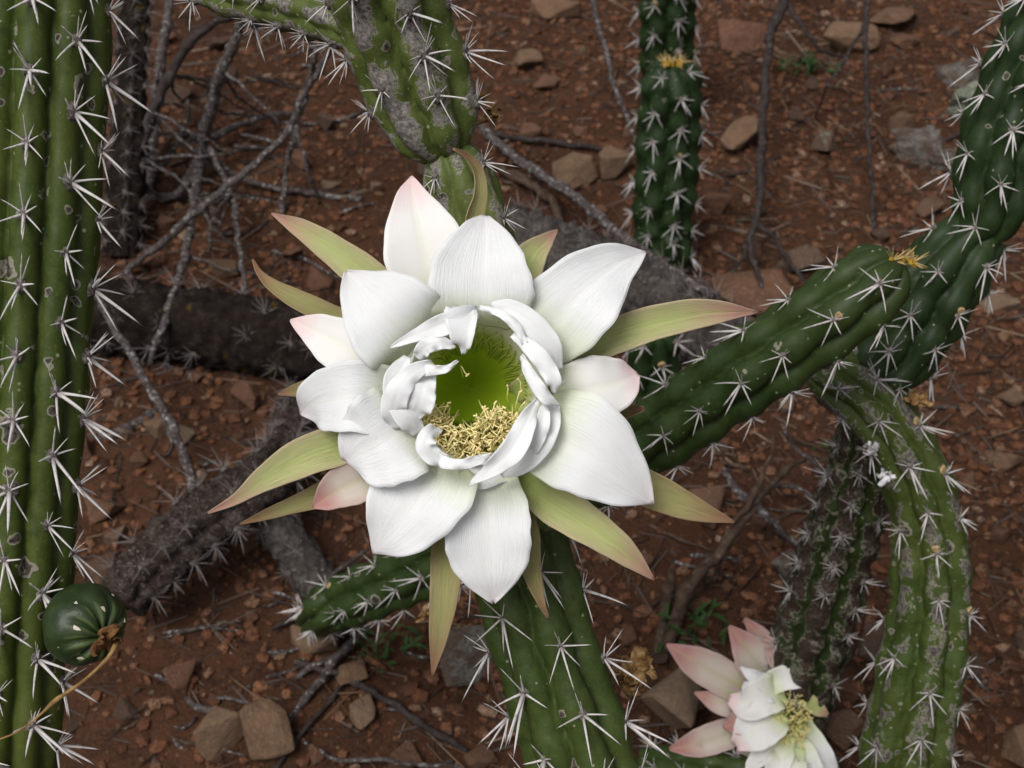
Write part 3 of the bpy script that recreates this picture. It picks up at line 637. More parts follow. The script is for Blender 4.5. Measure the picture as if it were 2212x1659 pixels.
# ------------------------------------------------------------------ stones
big = [  # x, y, width, height share, material, label, mesh, rz
    (478, 1590, 118, .62, 'tan', 'tan block-shaped stone touching the reddish wedge stone below the pale stick', 0, .5),
    (580, 1600, 124, .60, 'tan', 'brown wedge-shaped stone touching the tan block below the pale stick', 5, 1.9),
    (680, 1375, 96, .55, 'tan', 'tan angular stone below the end of the leaning grey stem', 2, .3),
    (400, 1470, 86, .45, 'stone', 'flat red-brown stone on the soil above the pale stick', 3, 1.0),
    (760, 1462, 76, .5, 'tan', 'tan stone lying against the long diagonal stick', 4, .4),
    (785, 1545, 78, .5, 'tan', 'light brown stone just below the long diagonal stick', 6, 2.1),
    (870, 1630, 84, .35, 'stone', 'flat brick-red stone below the long diagonal stick', 7, .2),
    (1035, 1650, 64, .5, 'stone', 'small reddish stone at the end of the long diagonal stick', 8, .6),
    (1010, 1420, 150, .45, 'greyrock', 'broad grey-brown stone behind the long pointed green sepal', 9, .4),
    (1440, 1530, 170, .62, 'tan', 'large rounded tan stone below the withered tan flower remains', 10, 1.2),
    (1700, 1240, 76, .6, 'greyrock', 'pale grey stone beside the dark scabby stem', 11, .7),
    (1800, 1500, 120, .45, 'stone', 'broad red-brown stone behind the small pink-white flower', 12, .3),
    (1880, 1400, 90, .55, 'lichenspot', 'brown stone with a pale lichen spot left of the scabby trunk', 13, 1.4),
    (1810, 1580, 110, .5, 'stone', 'brown stone beside the white petals of the small flower', 14, 2.0),
    (2195, 1640, 120, .5, 'tan', 'tan stone on the gravel right of the scabby trunk foot', 15, .9),
    (2180, 980, 86, .45, 'stone', 'red flat stone on the gravel right of the arching shoulder', 1, .2),
    (2150, 640, 90, .45, 'tan', 'pale tan stone beside the dark upper cactus joint', 2, .1),
    (1630, 545, 66, .55, 'stone', 'brown stone beside the fork of the dark hanging twig', 3, 1.1),
    (1730, 575, 92, .5, 'lichenspot', 'lichen-spotted stone right of the fork of the dark hanging twig', 4, .6),
    (1635, 640, 200, .22, 'stone', 'long flat reddish stone between hanging twig and long slanting stem', 6, .1),
    (1240, 368, 100, .62, 'tan', 'tan block stone left of the upright stem, lower of two', 0, .15),
    (1318, 350, 90, .6, 'tan', 'tan stone touching the upright stem beside the tan block', 7, .6),
    (1235, 398, 50, .4, 'stone', 'small flat stone in front of the tan block stone', 3, .3),
    (1600, 305, 92, .58, 'tan', 'wedge-shaped ochre stone left of the dark hanging twig', 5, .35),
    (1600, 82, 108, .45, 'stone', 'brown angular stone left of the upper hanging twig', 9, .1),
    (1695, 132, 66, .42, 'tan', 'pale flat stone beside the upper part of the hanging twig', 12, .5),
    (1830, 80, 130, .42, 'tan', 'broad ochre slab stone behind the thin hanging twig', 10, .0),
    (1935, 40, 130, .32, 'stone', 'long reddish slab stone right of the thin hanging twig', 14, .35),
    (2070, 182, 100, .45, 'greyrock', 'rounded pinkish grey stone above the lichen-covered one', 13, .5),
    (1770, 330, 86, .4, 'lichenspot', 'low brown stone with one pale lichen patch', 15, .8),
    (1945, 275, 62, .6, 'stone', 'small square brown stone right of the thin hanging twig', 0, .1),
    (1140, 132, 66, .6, 'stone', 'squarish brown stone right of the scarred stem', 4, .4),
    (1200, 15, 100, .4, 'stone', 'brown slab stone at the base of the slanting twig', 2, .2),
    (1180, 185, 60, .4, 'stone', 'low brown stone below the squarish stone', 6, 1.1),
    (480, 580, 62, .5, 'tan', 'tan stone lying behind the blackened log', 8, .2),
    (340, 945, 52, .75, 'tan', 'upright tan stone at the end of the thick fallen stick', 11, .8),
    (235, 1095, 90, .5, 'stone', 'orange-brown stone right of the column cactus above the fruit', 1, .4),
    (225, 1230, 80, .4, 'stone', 'flat brown stone behind the spines above the green fruit', 9, .9),
    (300, 1010, 44, .6, 'stone', 'small dark red stone below the thick fallen stick', 7, .4),
    (1530, 1110, 110, .5, 'stone', 'brown stone partly covered by the long brownish sepal', 3, .9),
    (1420, 1100, 80, .5, 'stone', 'dark red stone under the slanting spiny stem', 12, .3),
    (2000, 475, 60, .45, 'stone', 'red-orange stone left of the upper cactus joint', 5, .3),
    (2190, 840, 60, .5, 'tan', 'grey-tan stone on the gravel beside the dark upper joint', 6, .3),
    (1950, 95, 60, .4, 'stone', 'small flat stone below the reddish slab', 8, .7),
]
for i, (x, y, wd, hp, mk, lb, mi, rz) in enumerate(big):
    stone(x, y, wd, hp, mk, lb, mi, rz, tilt=random.uniform(-.12, .12))
stone(2085, 238, 125, .55, 'lichen', 'stone covered with pale green lichen beside the dark upper joint', 1, .2, lump=.25)
stone(1985, 335, 105, .55, 'greyrock', 'knobbly grey crusted stone below the lichen-covered one', 2, -.5, lump=.35)
stone(2060, 375, 95, .40, 'greyrock', 'lower knobbly grey stone touching the crusted one', 3, -.3, lump=.35)
cand = []
r_ = random.Random(9)
placed = [(b[0], b[1], b[2]) for b in big]
while len(cand) < 252:
    x, y = r_.uniform(150, 2230), r_.uniform(0, 1660)
    wd = 18 + 62 * r_.random() ** 2.2
    if any(abs(x - a) < (wd + c) * .5 and abs(y - b) < (wd + c) * .42 for a, b, c in placed): continue
    placed.append((x, y, wd)); cand.append((x, y, wd))
KINDS = {}
for mk, word in (('red', 'red-brown'), ('tan', 'tan'), ('dark', 'dark brown')):
    KINDS[word] = []
    for me in STONES:
        c = me.copy(); c.materials.clear(); c.materials.append(M['stone_' + mk]); KINDS[word].append(c)
for i, (x, y, wd) in enumerate(cand):
    d = gdepth(x, y); r = px(wd, d) / 2; hz = r * r_.choice((.38, .75)); flat = 'flat' if hz < r * .5 else 'blocky'; word = r_.choice(('red-brown', 'red-brown', 'red-brown', 'tan', 'dark brown')); p = G(x, y, 0)
    o = link('loose_stone', KINDS[word][r_.randrange(16)], None, (p.x, p.y, hgt(p.x, p.y) + hz * .55))
    o.rotation_euler = (r_.uniform(-.25, .25), r_.uniform(-.25, .25), r_.uniform(0, 6.28)); o.scale = (r, r * r_.uniform(.6, 1), hz)
    tag(o, f'small {flat} {word} stone lying on the soil {mark(x, y)}', 'stone', 'small loose stones on the soil')

# gravel and litter: uncountable, one object each
def islands(n, base, faces, scale_fn, mat, name, label, cat, tries=None):
    V = []; F = []; nb = len(base); j = 0
    xs = rng.uniform(-.85, .85, n * 2); ys = rng.uniform(.28, 1.75, n * 2)
    dens = .35 + .65 * (np.sin(xs * 7 + 1) * np.sin(ys * 5) * .5 + .5) + .4 * (xs > .15)
    keep = rng.uniform(0, 1.2, n * 2) < dens
    xs, ys = xs[keep][:n], ys[keep][:n]; n = len(xs); zs = hsum(xs, ys)
    out = np.zeros((n, nb, 3), dtype=np.float32)
    for i in range(n):
        sc, lift = scale_fn()
        b = base * sc * rng.uniform(.75, 1.25, (nb, 1))
        e = Matrix.Rotation(rng.uniform(0, 6.28), 3, 'Z') @ Matrix.Rotation(rng.uniform(-.35, .35), 3, 'X') @ Matrix.Rotation(rng.uniform(-.2, .2), 3, 'Y')
        out[i] = b @ np.array(e).T + (xs[i], ys[i], zs[i] + lift)
    F = (faces[None] + (np.arange(n) * nb)[:, None, None]).reshape(-1, faces.shape[1])
    o = link(name, mesh(name, out.reshape(-1, 3), F, mat, False))
    return tag(o, label, cat, None, 'stuff')
bm = bmesh.new(); bmesh.ops.create_icosphere(bm, subdivisions=1, radius=1)
bm.verts.ensure_lookup_table(); ico = np.array([v.co[:] for v in bm.verts]); icf = np.array([[v.index for v in f.verts] for f in bm.faces]); bm.free()
k = NT('gravel'); co = k.obj(); r = k.n('NewGeometry', out=8)
c = k.ramp(r, [(0, (0.065, 0.029, 0.016)), (.3, (0.155, 0.064, 0.033)), (.55, (0.10, 0.043, 0.023)), (.78, (0.19, 0.086, 0.046)), (.94, (0.165, 0.095, 0.058)), (1, (0.28, 0.185, 0.13))])
c = k.mix(k.bw(k.noise(co, 500, 3), .4, .7), c, (0.05, 0.03, 0.022))
M['gravel'] = k.done(k.pbsdf(c, 1, k.bump(k.noise(co, 900, 3), .6, .001), .05))
def gsz():
    r = .0009 + .0044 * rng.random() ** 2.3
    return np.array([r * rng.uniform(.8, 1.4), r * rng.uniform(.7, 1.1), r * rng.uniform(.4, .8)]), r * .25
islands(48000, ico, icf, gsz, M['gravel'], 'gravel', 'fine red-brown gravel strewn over the soil', 'gravel')
pb = np.array([[-1, -1, -1], [-1, 1, -1], [-1, 0, 1], [0, -1, -.8], [0, 1, -.8], [0, 0, 1.2], [1, -.7, -.7], [1, .7, -.7], [1, 0, .7]], float)
pf = np.array([[0, 1, 4], [0, 4, 3], [1, 2, 5], [1, 5, 4], [2, 0, 3], [2, 3, 5], [3, 4, 7], [3, 7, 6], [4, 5, 8], [4, 8, 7], [5, 3, 6], [5, 6, 8], [0, 2, 1], [6, 7, 8]])
k = NT('litter'); r = k.n('NewGeometry', out=8)
c = k.ramp(r, [(0, (0.02, 0.014, 0.012)), (.35, (0.055, 0.042, 0.036)), (.65, (0.11, 0.09, 0.08)), (.85, (0.10, 0.05, 0.028)), (1, (0.24, 0.19, 0.14))])
M['litter'] = k.done(k.pbsdf(c, .95, None, .1))
def lsz():
    r = rng.uniform(.00022, .0007); l = rng.uniform(.004, .016) if rng.random() < .8 else rng.uniform(.015, .035)
    return np.array([l, r, r]), r * 1.2 + rng.random() ** 3 * .004
islands(11000, pb, pf, lsz, M['litter'], 'plant_litter', 'brown and grey bits of twig and dry litter over the soil', 'litter')

# ------------------------------------------------------------------ the big flower
FD = 0.40
def petal(name, root, mid, wl, mat, wr=None, cup=.18, roll=0, d0=FD, nu=34, nv=17, ruf=.0, seed=0, thick=.00028, point=.8, tw=0.0, fold=0.0):
    """mid: (x, y, forward mm) along the midrib; wl, wr: half widths in pixels on either side."""
    rows = [(*P(x, y, d0 - f * .001), 0) for x, y, f in mid]
    s, A = resample(cr(rows), m=nu); C = A[:, :3]; u = s / s[-1]
    wr = wr or wl
    def prof(w):
        w = np.asarray(w, float); q = np.linspace(0, 1, len(w))
        d = cr(np.stack([q, w], 1)); v = np.interp(u, d[:, 0], d[:, 1])
        return np.maximum(v, .6) * (d0 / FPX)
    WL, WR = prof(wl), prof(wr)
    T = unit(np.gradient(C, axis=0)); view = unit(np.array(CAM) - C)
    Sd = unit(np.cross(view, T)); N = np.cross(T, Sd)
    N = N * np.sign((N * view).sum(1, keepdims=True))
    ro = R(roll) + R(tw) * u
    S2 = Sd * np.cos(ro)[:, None] + N * np.sin(ro)[:, None]; N2 = -Sd * np.sin(ro)[:, None] + N * np.cos(ro)[:, None]
    v = np.linspace(-1, 1, nv); rr = np.random.default_rng(seed)
    p1, p2, p3 = rr.uniform(0, 6.28, 3); f1, f2 = rr.uniform(5, 8), rr.uniform(11, 17)
    W = np.where(v[None, :] < 0, WL[:, None], WR[:, None])
    Wm = np.maximum(WL, WR)[:, None]
    edge = np.abs(v)[None, :]
    side = np.where(v < 0, p2, p3)[None, :]
    z = Wm * cup * (edge ** 2) + Wm * .10 * (np.exp(-(v[None, :] / .12) ** 2)) * -.35
    z = z + Wm * .05 * np.sin(u[:, None] * 4 + p1 + v[None, :] * 2.2)
    z = z + ruf * .001 * edge ** 2 * (np.sin(f1 * u[:, None] * 2 + side) + .5 * np.sin(f2 * u[:, None] * 1.7 + side * 2))
    xx = v[None, :] * W * (1 + .022 * edge * (np.sin(f2 * u[:, None] + side) + .7 * np.sin(f2 * 2.7 * u[:, None] + side * 3))) * (1 - fold * edge ** 2)
    V = C[:, None, :] + S2[:, None, :] * xx[..., None] + N2[:, None, :] * z[..., None]
    uv = np.stack([np.repeat(u[:, None], nv, 1), np.repeat((v[None, :] + 1) / 2, nu, 0)], -1).reshape(-1, 2)
    me = mesh(name, V.reshape(-1, 3) - np.array(root.location), quads(nu, nv, False), M[mat], True, uv)
    o = link(name, me, root); md = o.modifiers.new('thickness', 'SOLIDIFY'); md.thickness = thick; md.offset = 0
    return o

fbase = P(1045, 850, FD + .045)
fl = empty('cactus_flower', fbase, 'large open white cactus flower with green throat and yellow stamens', 'flower')
def pt(*a, **k): return petal('petal', fl, *a, **k)
def sp_(*a, **k): return petal('sepal', fl, *a, **k)
# outer white petals, (midrib), half widths
pt([(978, 705, -9), (950, 660, -3), (912, 520, -1), (892, 430, -4), (888, 381, -8)], [40, 70, 84, 88, 84, 66, 36, 3], 'petalpink', seed=1, cup=.16, ruf=.4)
pt([(1035, 700, -6), (1037, 665, 2), (1038, 590, 6), (1044, 510, 5), (1048, 466, 2)], [60, 96, 110, 112, 104, 84, 52, 10], 'petal', seed=2, cup=.14, ruf=.5)
pt([(1145, 755, -7), (1185, 708, 0), (1255, 630, 3), (1330, 570, 0), (1394, 544, -5)], [50, 80, 98, 98, 88, 66, 38, 3], 'petal', wr=[50, 82, 92, 88, 78, 58, 32, 3], seed=3, cup=.18, ruf=.6)
pt([(1180, 852, -8), (1215, 850, -4), (1290, 838, -3), (1345, 822, -6), (1378, 808, -10)], [40, 52, 64, 70, 68, 58, 40, 6], 'petalpink', seed=4, cup=.22, ruf=.4)
pt([(1155, 915, -6), (1200, 940, 2), (1280, 985, 4), (1350, 1040, 1), (1409, 1089, -4)], [60, 86, 98, 98, 88, 66, 36, 3], 'petal', wr=[60, 96, 114, 112, 96, 72, 44, 3], seed=5, cup=.10, ruf=.7)
pt([(1040, 992, -9), (1048, 1045, -4), (1052, 1140, -3), (1060, 1240, -6), (1066, 1301, -11)], [50, 70, 86, 95, 94, 80, 50, 3], 'petal', seed=6, cup=.14, ruf=.5)
pt([(950, 970, -7), (925, 1022, 0), (885, 1095, 2), (845, 1150, 0), (806, 1195, -4)], [56, 94, 112, 110, 96, 74, 46, 4], 'petal', seed=7, cup=.12, ruf=.9)
pt([(892, 905, -4), (862, 928, 4), (820, 955, 7), (775, 980, 4), (748, 998, 0)], [64, 92, 104, 106, 100, 86, 58, 10], 'petal', seed=8, cup=.10, ruf=.7)
pt([(872, 862, -8), (830, 862, 0), (755, 858, 4), (690, 868, -2), (648, 892, -10)], [50, 66, 76, 78, 72, 60, 38, 4], 'petal', seed=9, cup=.30, ruf=.4, tw=10)
pt([(875, 815, -11), (830, 795, -6), (760, 760, -4), (690, 718, -7), (627, 692, -12)], [40, 56, 62, 62, 56, 44, 26, 3], 'petalpink', seed=10, cup=.2, ruf=.3)
pt([(905, 750, -6), (875, 718, 3), (830, 675, 7), (785, 630, 5), (749, 588, 1)], [60, 86, 102, 104, 94, 72, 42, 3], 'petal', seed=11, cup=.14, ruf=.8)
pt([(850, 1000, -14), (790, 1030, -11), (735, 1055, -11), (702, 1078, -13), (676, 1096, -15)], [30, 40, 48, 48, 40, 26, 3], 'blush', seed=12, cup=.3)
# green sepals
sp_([(920, 740, -18), (830, 630, -13), (750, 562, -12), (660, 500, -14), (587, 461, -20)], [22, 34, 40, 34, 22, 2], 'sepal', seed=20, cup=.25)
sp_([(880, 770, -20), (770, 712, -16), (680, 668, -15), (600, 625, -18), (562, 592, -22), (546, 560, -24)], [20, 28, 28, 24, 14, 2], 'sepalb', seed=21, cup=.4, roll=18)
sp_([(1030, 640, -18), (1022, 490, -12), (1036, 420, -10), (1032, 372, -9), (1008, 338, -6), (978, 321, -2)], [18, 28, 26, 18, 12, 2], 'sepalb', seed=22, cup=.4, roll=25)
sp_([(1095, 690, -16), (1118, 610, -11), (1145, 556, -10), (1175, 524, -11), (1204, 496, -14)], [26, 42, 46, 38, 20, 2], 'sepal', seed=23, cup=.3)
sp_([(1110, 850, -17), (1210, 785, -12), (1310, 732, -10), (1430, 693, -10), (1540, 674, -13), (1638, 674, -18)], [22, 36, 40, 38, 28, 2], 'sepal', seed=24, cup=.3)
sp_([(1240, 960, -18), (1360, 1035, -15), (1430, 1070, -15), (1510, 1103, -17), (1587, 1128, -21)], [26, 38, 42, 36, 22, 2], 'sepalb', seed=25, cup=.25)
sp_([(1090, 980, -17), (1160, 1060, -12), (1250, 1122, -10), (1335, 1180, -11), (1414, 1253, -16)], [24, 40, 46, 40, 26, 2], 'sepal', seed=26, cup=.25)
sp_([(1110, 1040, -20), (1130, 1150, -17), (1148, 1240, -17), (1168, 1300, -18), (1185, 1337, -20)], [24, 30, 32, 24, 13, 2], 'sepalb', seed=27, cup=.4, roll=-20)
sp_([(990, 1060, -19), (968, 1180, -14), (960, 1280, -12), (948, 1370, -13), (934, 1460, -17)], [24, 32, 36, 30, 18, 2], 'sepalb', seed=28, cup=.3)
sp_([(880, 930, -18), (750, 958, -11), (660, 985, -9), (570, 1035, -11), (510, 1078, -13), (449, 1108, -15)], [24, 38, 44, 36, 16, 2], 'sepal', seed=29, cup=.35)
sp_([(840, 1010, -24), (740, 1052, -20), (650, 1085, -20), (580, 1110, -22), (518, 1132, -25)], [22, 28, 30, 20, 12, 2], 'sepalb', seed=30, cup=.3)
sp_([(780, 840, -24), (690, 838, -22), (645, 842, -23), (600, 852, -26)], [20, 26, 18, 2], 'sepalb', seed=31, cup=.3)
sp_([(1230, 900, -22), (1300, 898, -22), (1350, 893, -20), (1392, 884, -17)], [20, 28, 24, 6], 'sepalb', seed=32, cup=.5, roll=-30)

# floral tube: deep green funnel, outside scaly green
k = NT('green_throat'); u = k.n('Attribute', out=2, attribute_name='depth'); a_ = k.n('Attribute', out=2, attribute_name='turn')
st = k.n('CombineXYZ', {0: k.math('MULTIPLY', a_, 60), 1: k.math('MULTIPLY', u, 3), 2: 0.0})
sn = k.noise(st, 1, 3)
uu = k.math('ADD', u, k.math('MULTIPLY', k.math('SUBTRACT', sn, .5), .14))
c = k.ramp(uu, [(0.0, (0.84, 0.85, 0.76)), (.34, (0.78, 0.81, 0.56)), (.50, (0.58, 0.70, 0.14)), (.70, (0.42, 0.58, 0.03)), (1, (0.26, 0.38, 0.01))])
M['throat'] = k.done(k.n('MixShader', {0: .25, 1: k.pbsdf(c, .5, k.bump(sn, .4, .0006), .25), 2: k.n('BsdfTranslucent', {'Color': c})}))
nr, nc = 26, 64; V = []; dep = []; trn = []
cx, cy = 1028, 838
for i in range(nr):
    t = i / (nr - 1)
    rr = 142 * (1 - t) ** .6 + 12 * (1 - t ** 6)
    f = -2 - 40 * t ** 1.25
    for j in range(nc):
        an = 2 * math.pi * j / nc
        V.append(P(cx + math.cos(an) * rr * (1 - .03 * math.sin(3 * an)) - 8 * t, cy - math.sin(an) * rr * 1.08 + 2 * t, FD - f * .001) - fbase); dep.append(t); trn.append(j / nc)
o = link('floral_tube', mesh('floral_tube', [tuple(v) for v in V], quads(nr, nc, True), M['throat'], True, None, {'depth': dep, 'turn': trn}), fl)
md = o.modifiers.new('thickness', 'SOLIDIFY'); md.thickness = .0006; md.offset = 0
# inner ring of ruffled petals: angle, base radius, lip radius, half width, forward reach, curl
def ring(a, r0, r1, w, f, seed, skew=0):
    q = lambda r, ff, aa: (cx + math.cos(R(aa)) * r, cy - math.sin(R(aa)) * r * 1.04, ff)
    m = [q(r0, -9, a), q(r0 * 1.06, -6, a), q(r0 + (r1 - r0) * .5, f, a), q(r1, f * .9, a + skew), q(r1 + 14, f * .3, a + skew)]
    return petal('inner_petal', fl, m, [w * .8, w, w, w * .8, w * .3], 'inner', cup=.10, ruf=.55, seed=seed, nu=30, nv=19, d0=FD)
ring(118, 150, 205, 70, -4, 41)
ring(70, 152, 205, 76, -4, 42)
ring(22, 148, 205, 64, -4, 43)
ring(-30, 146, 200, 70, -5, 44)
ring(-88, 146, 196, 80, -5, 46)
ring(-140, 142, 200, 70, -5, 47)
ring(172, 140, 205, 70, -4, 48)
# single flaps that lean over the throat
def flap(m, w, seed, wr=None, mat='flap', **k): return petal('inner_petal', fl, m, w, mat, wr=wr, seed=seed, nu=32, nv=17, ruf=k.pop('ruf', .7), **k)
flap([(1030, 672, 5), (1000, 678, 11), (955, 700, 13), (900, 722, 11), (842, 751, 8)], [10, 18, 20, 11, 2], 60, wr=[14, 24, 24, 14, 2], cup=.1, ruf=.5)
flap([(1022, 668, 7), (1018, 700, 12), (1010, 735, 12), (1003, 764, 8)], [44, 60, 36, 5], 61, wr=[8, 10, 10, 3], cup=.12)
flap([(904, 776, 9), (918, 750, 12), (950, 740, 13), (984, 750, 11)], [12, 17, 15, 3], 62, cup=-.15, ruf=1.0)
flap([(905, 798, 9), (935, 800, 12), (965, 796, 13), (988, 780, 11)], [15, 11, 8, 2], 63, cup=-.1, ruf=.8)
flap([(925, 806, 6), (916, 835, 10), (906, 868, 10), (894, 905, 6)], [14, 26, 32, 10], 64, cup=.15, ruf=.9)
flap([(935, 785, 9), (892, 806, 12), (862, 842, 12), (850, 885, 9), (860, 925, 5)], [8, 20, 26, 28, 12], 72, cup=-.10, ruf=1.0)
flap([(1036, 664, 6), (1082, 678, 10), (1115, 706, 11), (1134, 742, 10)], [5, 8, 10, 6], 65, cup=-.15)
flap([(1108, 722, 8), (1142, 748, 11), (1174, 782, 12), (1196, 822, 11), (1198, 850, 8)], [8, 16, 19, 18, 6], 73, cup=-.15, ruf=.9)
flap([(1126, 768, 8), (1144, 806, 11), (1166, 842, 12), (1186, 864, 11), (1208, 876, 8)], [4, 11, 14, 13, 2], 66, cup=-.12, ruf=.8)
flap([(1014, 1044, 9), (1060, 1014, 14), (1104, 974, 16), (1132, 922, 14), (1161, 862, 9)], [2, 17, 27, 22, 3], 67, cup=.3, wr=[2, 16, 24, 20, 3], ruf=1.0)
flap([(1150, 985, 7), (1164, 945, 10), (1174, 905, 10), (1176, 866, 8)], [4, 14, 15, 6], 68, cup=.15)
flap([(930, 985, 8), (965, 1000, 12), (1000, 1003, 13), (1030, 994, 12), (1062, 984, 9)], [9, 13, 11, 11, 4], 69, cup=-.15, ruf=1.0)
flap([(952, 926, 8), (928, 938, 12), (920, 965, 13), (945, 990, 11), (985, 1000, 8)], [6, 18, 22, 16, 6], 70, cup=-.15, ruf=1.1)

flap([(1060, 662, 4), (1100, 668, 8), (1150, 700, 9), (1190, 752, 7), (1208, 800, 3)], [10, 22, 26, 24, 8], 74, cup=.1, ruf=.4)
flap([(905, 935, 3), (880, 900, 8), (862, 860, 9), (858, 815, 8), (880, 770, 5)], [14, 26, 30, 26, 8], 75, cup=.1, ruf=.5)
flap([(1200, 870, 3), (1192, 915, 7), (1168, 965, 8), (1125, 1008, 6), (1085, 1028, 2)], [10, 18, 22, 18, 5], 76, cup=.1, ruf=.5)

# stamens: filaments with anthers
k = NT('stamen'); u = k.n('Attribute', out=2, attribute_name='along')
c = k.ramp(u, [(0, (0.28, 0.40, 0.03)), (.4, (0.62, 0.62, 0.16)), (.75, (0.86, 0.77, 0.36)), (.9, (0.84, 0.69, 0.34))])
M['stamen'] = k.done(k.pbsdf(c, .6, None, .2))
def stamens(name, paths, green=0.0):
    V = []; F = []; A = []; r = random.Random(3)
    for pts, rad, anther, col in paths:
        s, Q = resample(cr([tuple(p) for p in pts], 8), m=10); T, E, B = frames(Q); s0 = len(V)
        for i in range(10):
            for q in range(4):
                an = q * 1.5708; V.append(Q[i] + (E[i] * math.cos(an) + B[i] * math.sin(an)) * rad); A.append(col * i / 9)
        for i in range(9):
            for q in range(4): F.append([s0 + i * 4 + q, s0 + i * 4 + (q + 1) % 4, s0 + i * 4 + 4 + (q + 1) % 4, s0 + i * 4 + 4 + q])
        if anther:
            dv = Vector((r.uniform(-1, 1), r.uniform(-1, 1), r.uniform(-1, 1))).normalized(); a = dv.orthogonal().normalized(); b = dv.cross(a); s0 = len(V); c0 = Vector(Q[-1])
            for i, (t, w) in enumerate(((-.9, .12), (-.7, .9), (0, 1), (.7, .9), (.9, .12))):
                for q in range(6): 
                    an = q * 1.0472; V.append(np.array(c0 + dv * t * .00085 + (a * math.cos(an) + b * math.sin(an)) * w * .00030)); A.append(.95)
            for i in range(4):
                for q in range(6): F.append([s0 + i * 6 + q, s0 + i * 6 + (q + 1) % 6, s0 + i * 6 + 6 + (q + 1) % 6, s0 + i * 6 + 6 + q])
    return V, F, A
r_ = random.Random(4); paths = []
for i in range(430):
    t = r_.random() ** .8; an = R(r_.uniform(188, 352)); rr = 118 * math.sqrt(r_.uniform(.15, 1))
    ex, ey = 1008 + math.cos(an) * rr * .95, 882 - math.sin(an) * rr * .98
    if ey < 885 and r_.random() < .6: ey += 40
    f = r_.uniform(-11, 3)
    bx, by = 1015 + (ex - 1015) * r_.uniform(.7, 1.1), 840 + (ey - 840) * r_.uniform(.7, 1.0)
    p0 = P(bx, by, FD + .026); p2 = P(ex, ey, FD - f * .001)
    p1 = p0.lerp(p2, .55) + Vector((r_.uniform(-1, 1), r_.uniform(-1, 1), r_.uniform(-1, 1))) * .0035
    p3 = p2 + (RT * r_.uniform(-1, 1) + UP * r_.uniform(-.6, 1)) * .0030
    paths.append(([p0, p1, p2, p3], .00020, True, .85))
for x, y, dx, dy in ((915, 800, 22, -12), (960, 900, 10, -30), (938, 890, 26, -12), (1100, 860, -4, -26), (1118, 880, 6, -34), (1085, 905, -16, -22), (1130, 850, -10, -30), (1040, 905, 12, -22), (1075, 900, 14, -20), (1000, 790, 10, 20), (1125, 890, 8, -20), (905, 905, 14, -16)):
    p0 = P(x, y + 25, FD + .012); paths.append(([p0, P(x - 4, y, FD + .006), P(x + dx * .6, y + dy * .9, FD + .002), P(x + dx, y + dy, FD + .002)], .0002, True, .85))
V, F, A = stamens('s', paths)
tag(link('stamens', mesh('stamens', np.array([tuple(v) for v in V]) - np.array(fbase), F, M['stamen'], True, None, {'along': A}), fl), kind='stuff')
paths = []
for i in range(60):                 # green filaments pressed against the upper wall
    a = R(r_.uniform(-5, 140)); t0, t1 = r_.uniform(.62, .75), r_.uniform(.25, .5)
    def wall(t, aa): 
        rr = (142 * (1 - t) ** .6 + 12) * .93; return P(cx + math.cos(aa) * rr - 8 * t, cy - math.sin(aa) * rr * 1.08 + 2 * t, FD + .002 + .040 * t ** 1.25)
    tw = r_.uniform(-.2, .2)
    paths.append(([wall(t0, a), wall((t0 + t1) / 2, a + tw * .3), wall(t1, a + tw)], .00022, False, .30))
V, F, A = stamens('s', paths)
tag(link('wall_filaments', mesh('wall_filaments', np.array([tuple(v) for v in V]) - np.array(fbase), F, M['stamen'], True, None, {'along': A}), fl), kind='stuff')

# ------------------------------------------------------------------ small flower near the ground
D2 = 0.80
f2b = P(1690, 1390, D2 + .01)
f2 = empty('cactus_flower', f2b, 'small half-open cactus flower with pink-tipped petals near the ground', 'flower')
def p2(m, w, mat='blush', **k): return petal('petal', f2, m, w, mat, d0=D2, nu=26, nv=13, ruf=k.pop('ruf', .6), **k)
tubeg = tube('floral_tube', [(P(1700, 1350, D2 + .012), px(22, D2)), (P(1690, 1420, D2 + .012), px(20, D2)), (P(1680, 1500, D2 + .006), px(34, D2)), (P(1672, 1560, D2 + .002), px(44, D2))], M['mid'], f2, f2b, 14, .002, 0, .03, 4)
p2([(1680, 1500, -4), (1640, 1440, 2), (1605, 1390, 4), (1575, 1352, 2)], [24, 40, 44, 30, 3], seed=81)
p2([(1690, 1490, -8), (1665, 1430, -4), (1640, 1375, -4), (1608, 1336, -8)], [20, 34, 34, 22, 3], seed=82)
p2([(1640, 1520, -6), (1590, 1480, 0), (1520, 1440, 2), (1440, 1392, -2)], [22, 36, 40, 32, 3], seed=83)
p2([(1630, 1550, -6), (1590, 1520, 0), (1550, 1515, 2), (1500, 1496, -2)], [20, 32, 34, 20, 2], seed=84)
p2([(1640, 1560, -8), (1570, 1585, -3), (1500, 1608, -3), (1446, 1618, -8)], [18, 28, 34, 26, 3], seed=85, cup=.4)
p2([(1640, 1500, 4), (1680, 1470, 10), (1730, 1460, 10), (1790, 1475, 6)], [20, 26, 24, 8], 'petalpink', seed=86, ruf=1.2)
p2([(1690, 1480, 4), (1660, 1478, 10), (1625, 1460, 12), (1600, 1440, 8)], [18, 20, 16, 3], 'petal', seed=87, ruf=1.2)
p2([(1690, 1490, 6), (1650, 1505, 14), (1610, 1520, 14), (1575, 1510, 8)], [30, 40, 36, 10], 'petalpink', seed=88, ruf=1.4, cup=.3)
p2([(1680, 1530, 8), (1650, 1560, 15), (1615, 1590, 16), (1590, 1610, 12)], [34, 48, 42, 10], 'petalpink', seed=89, ruf=1.4, cup=.25)
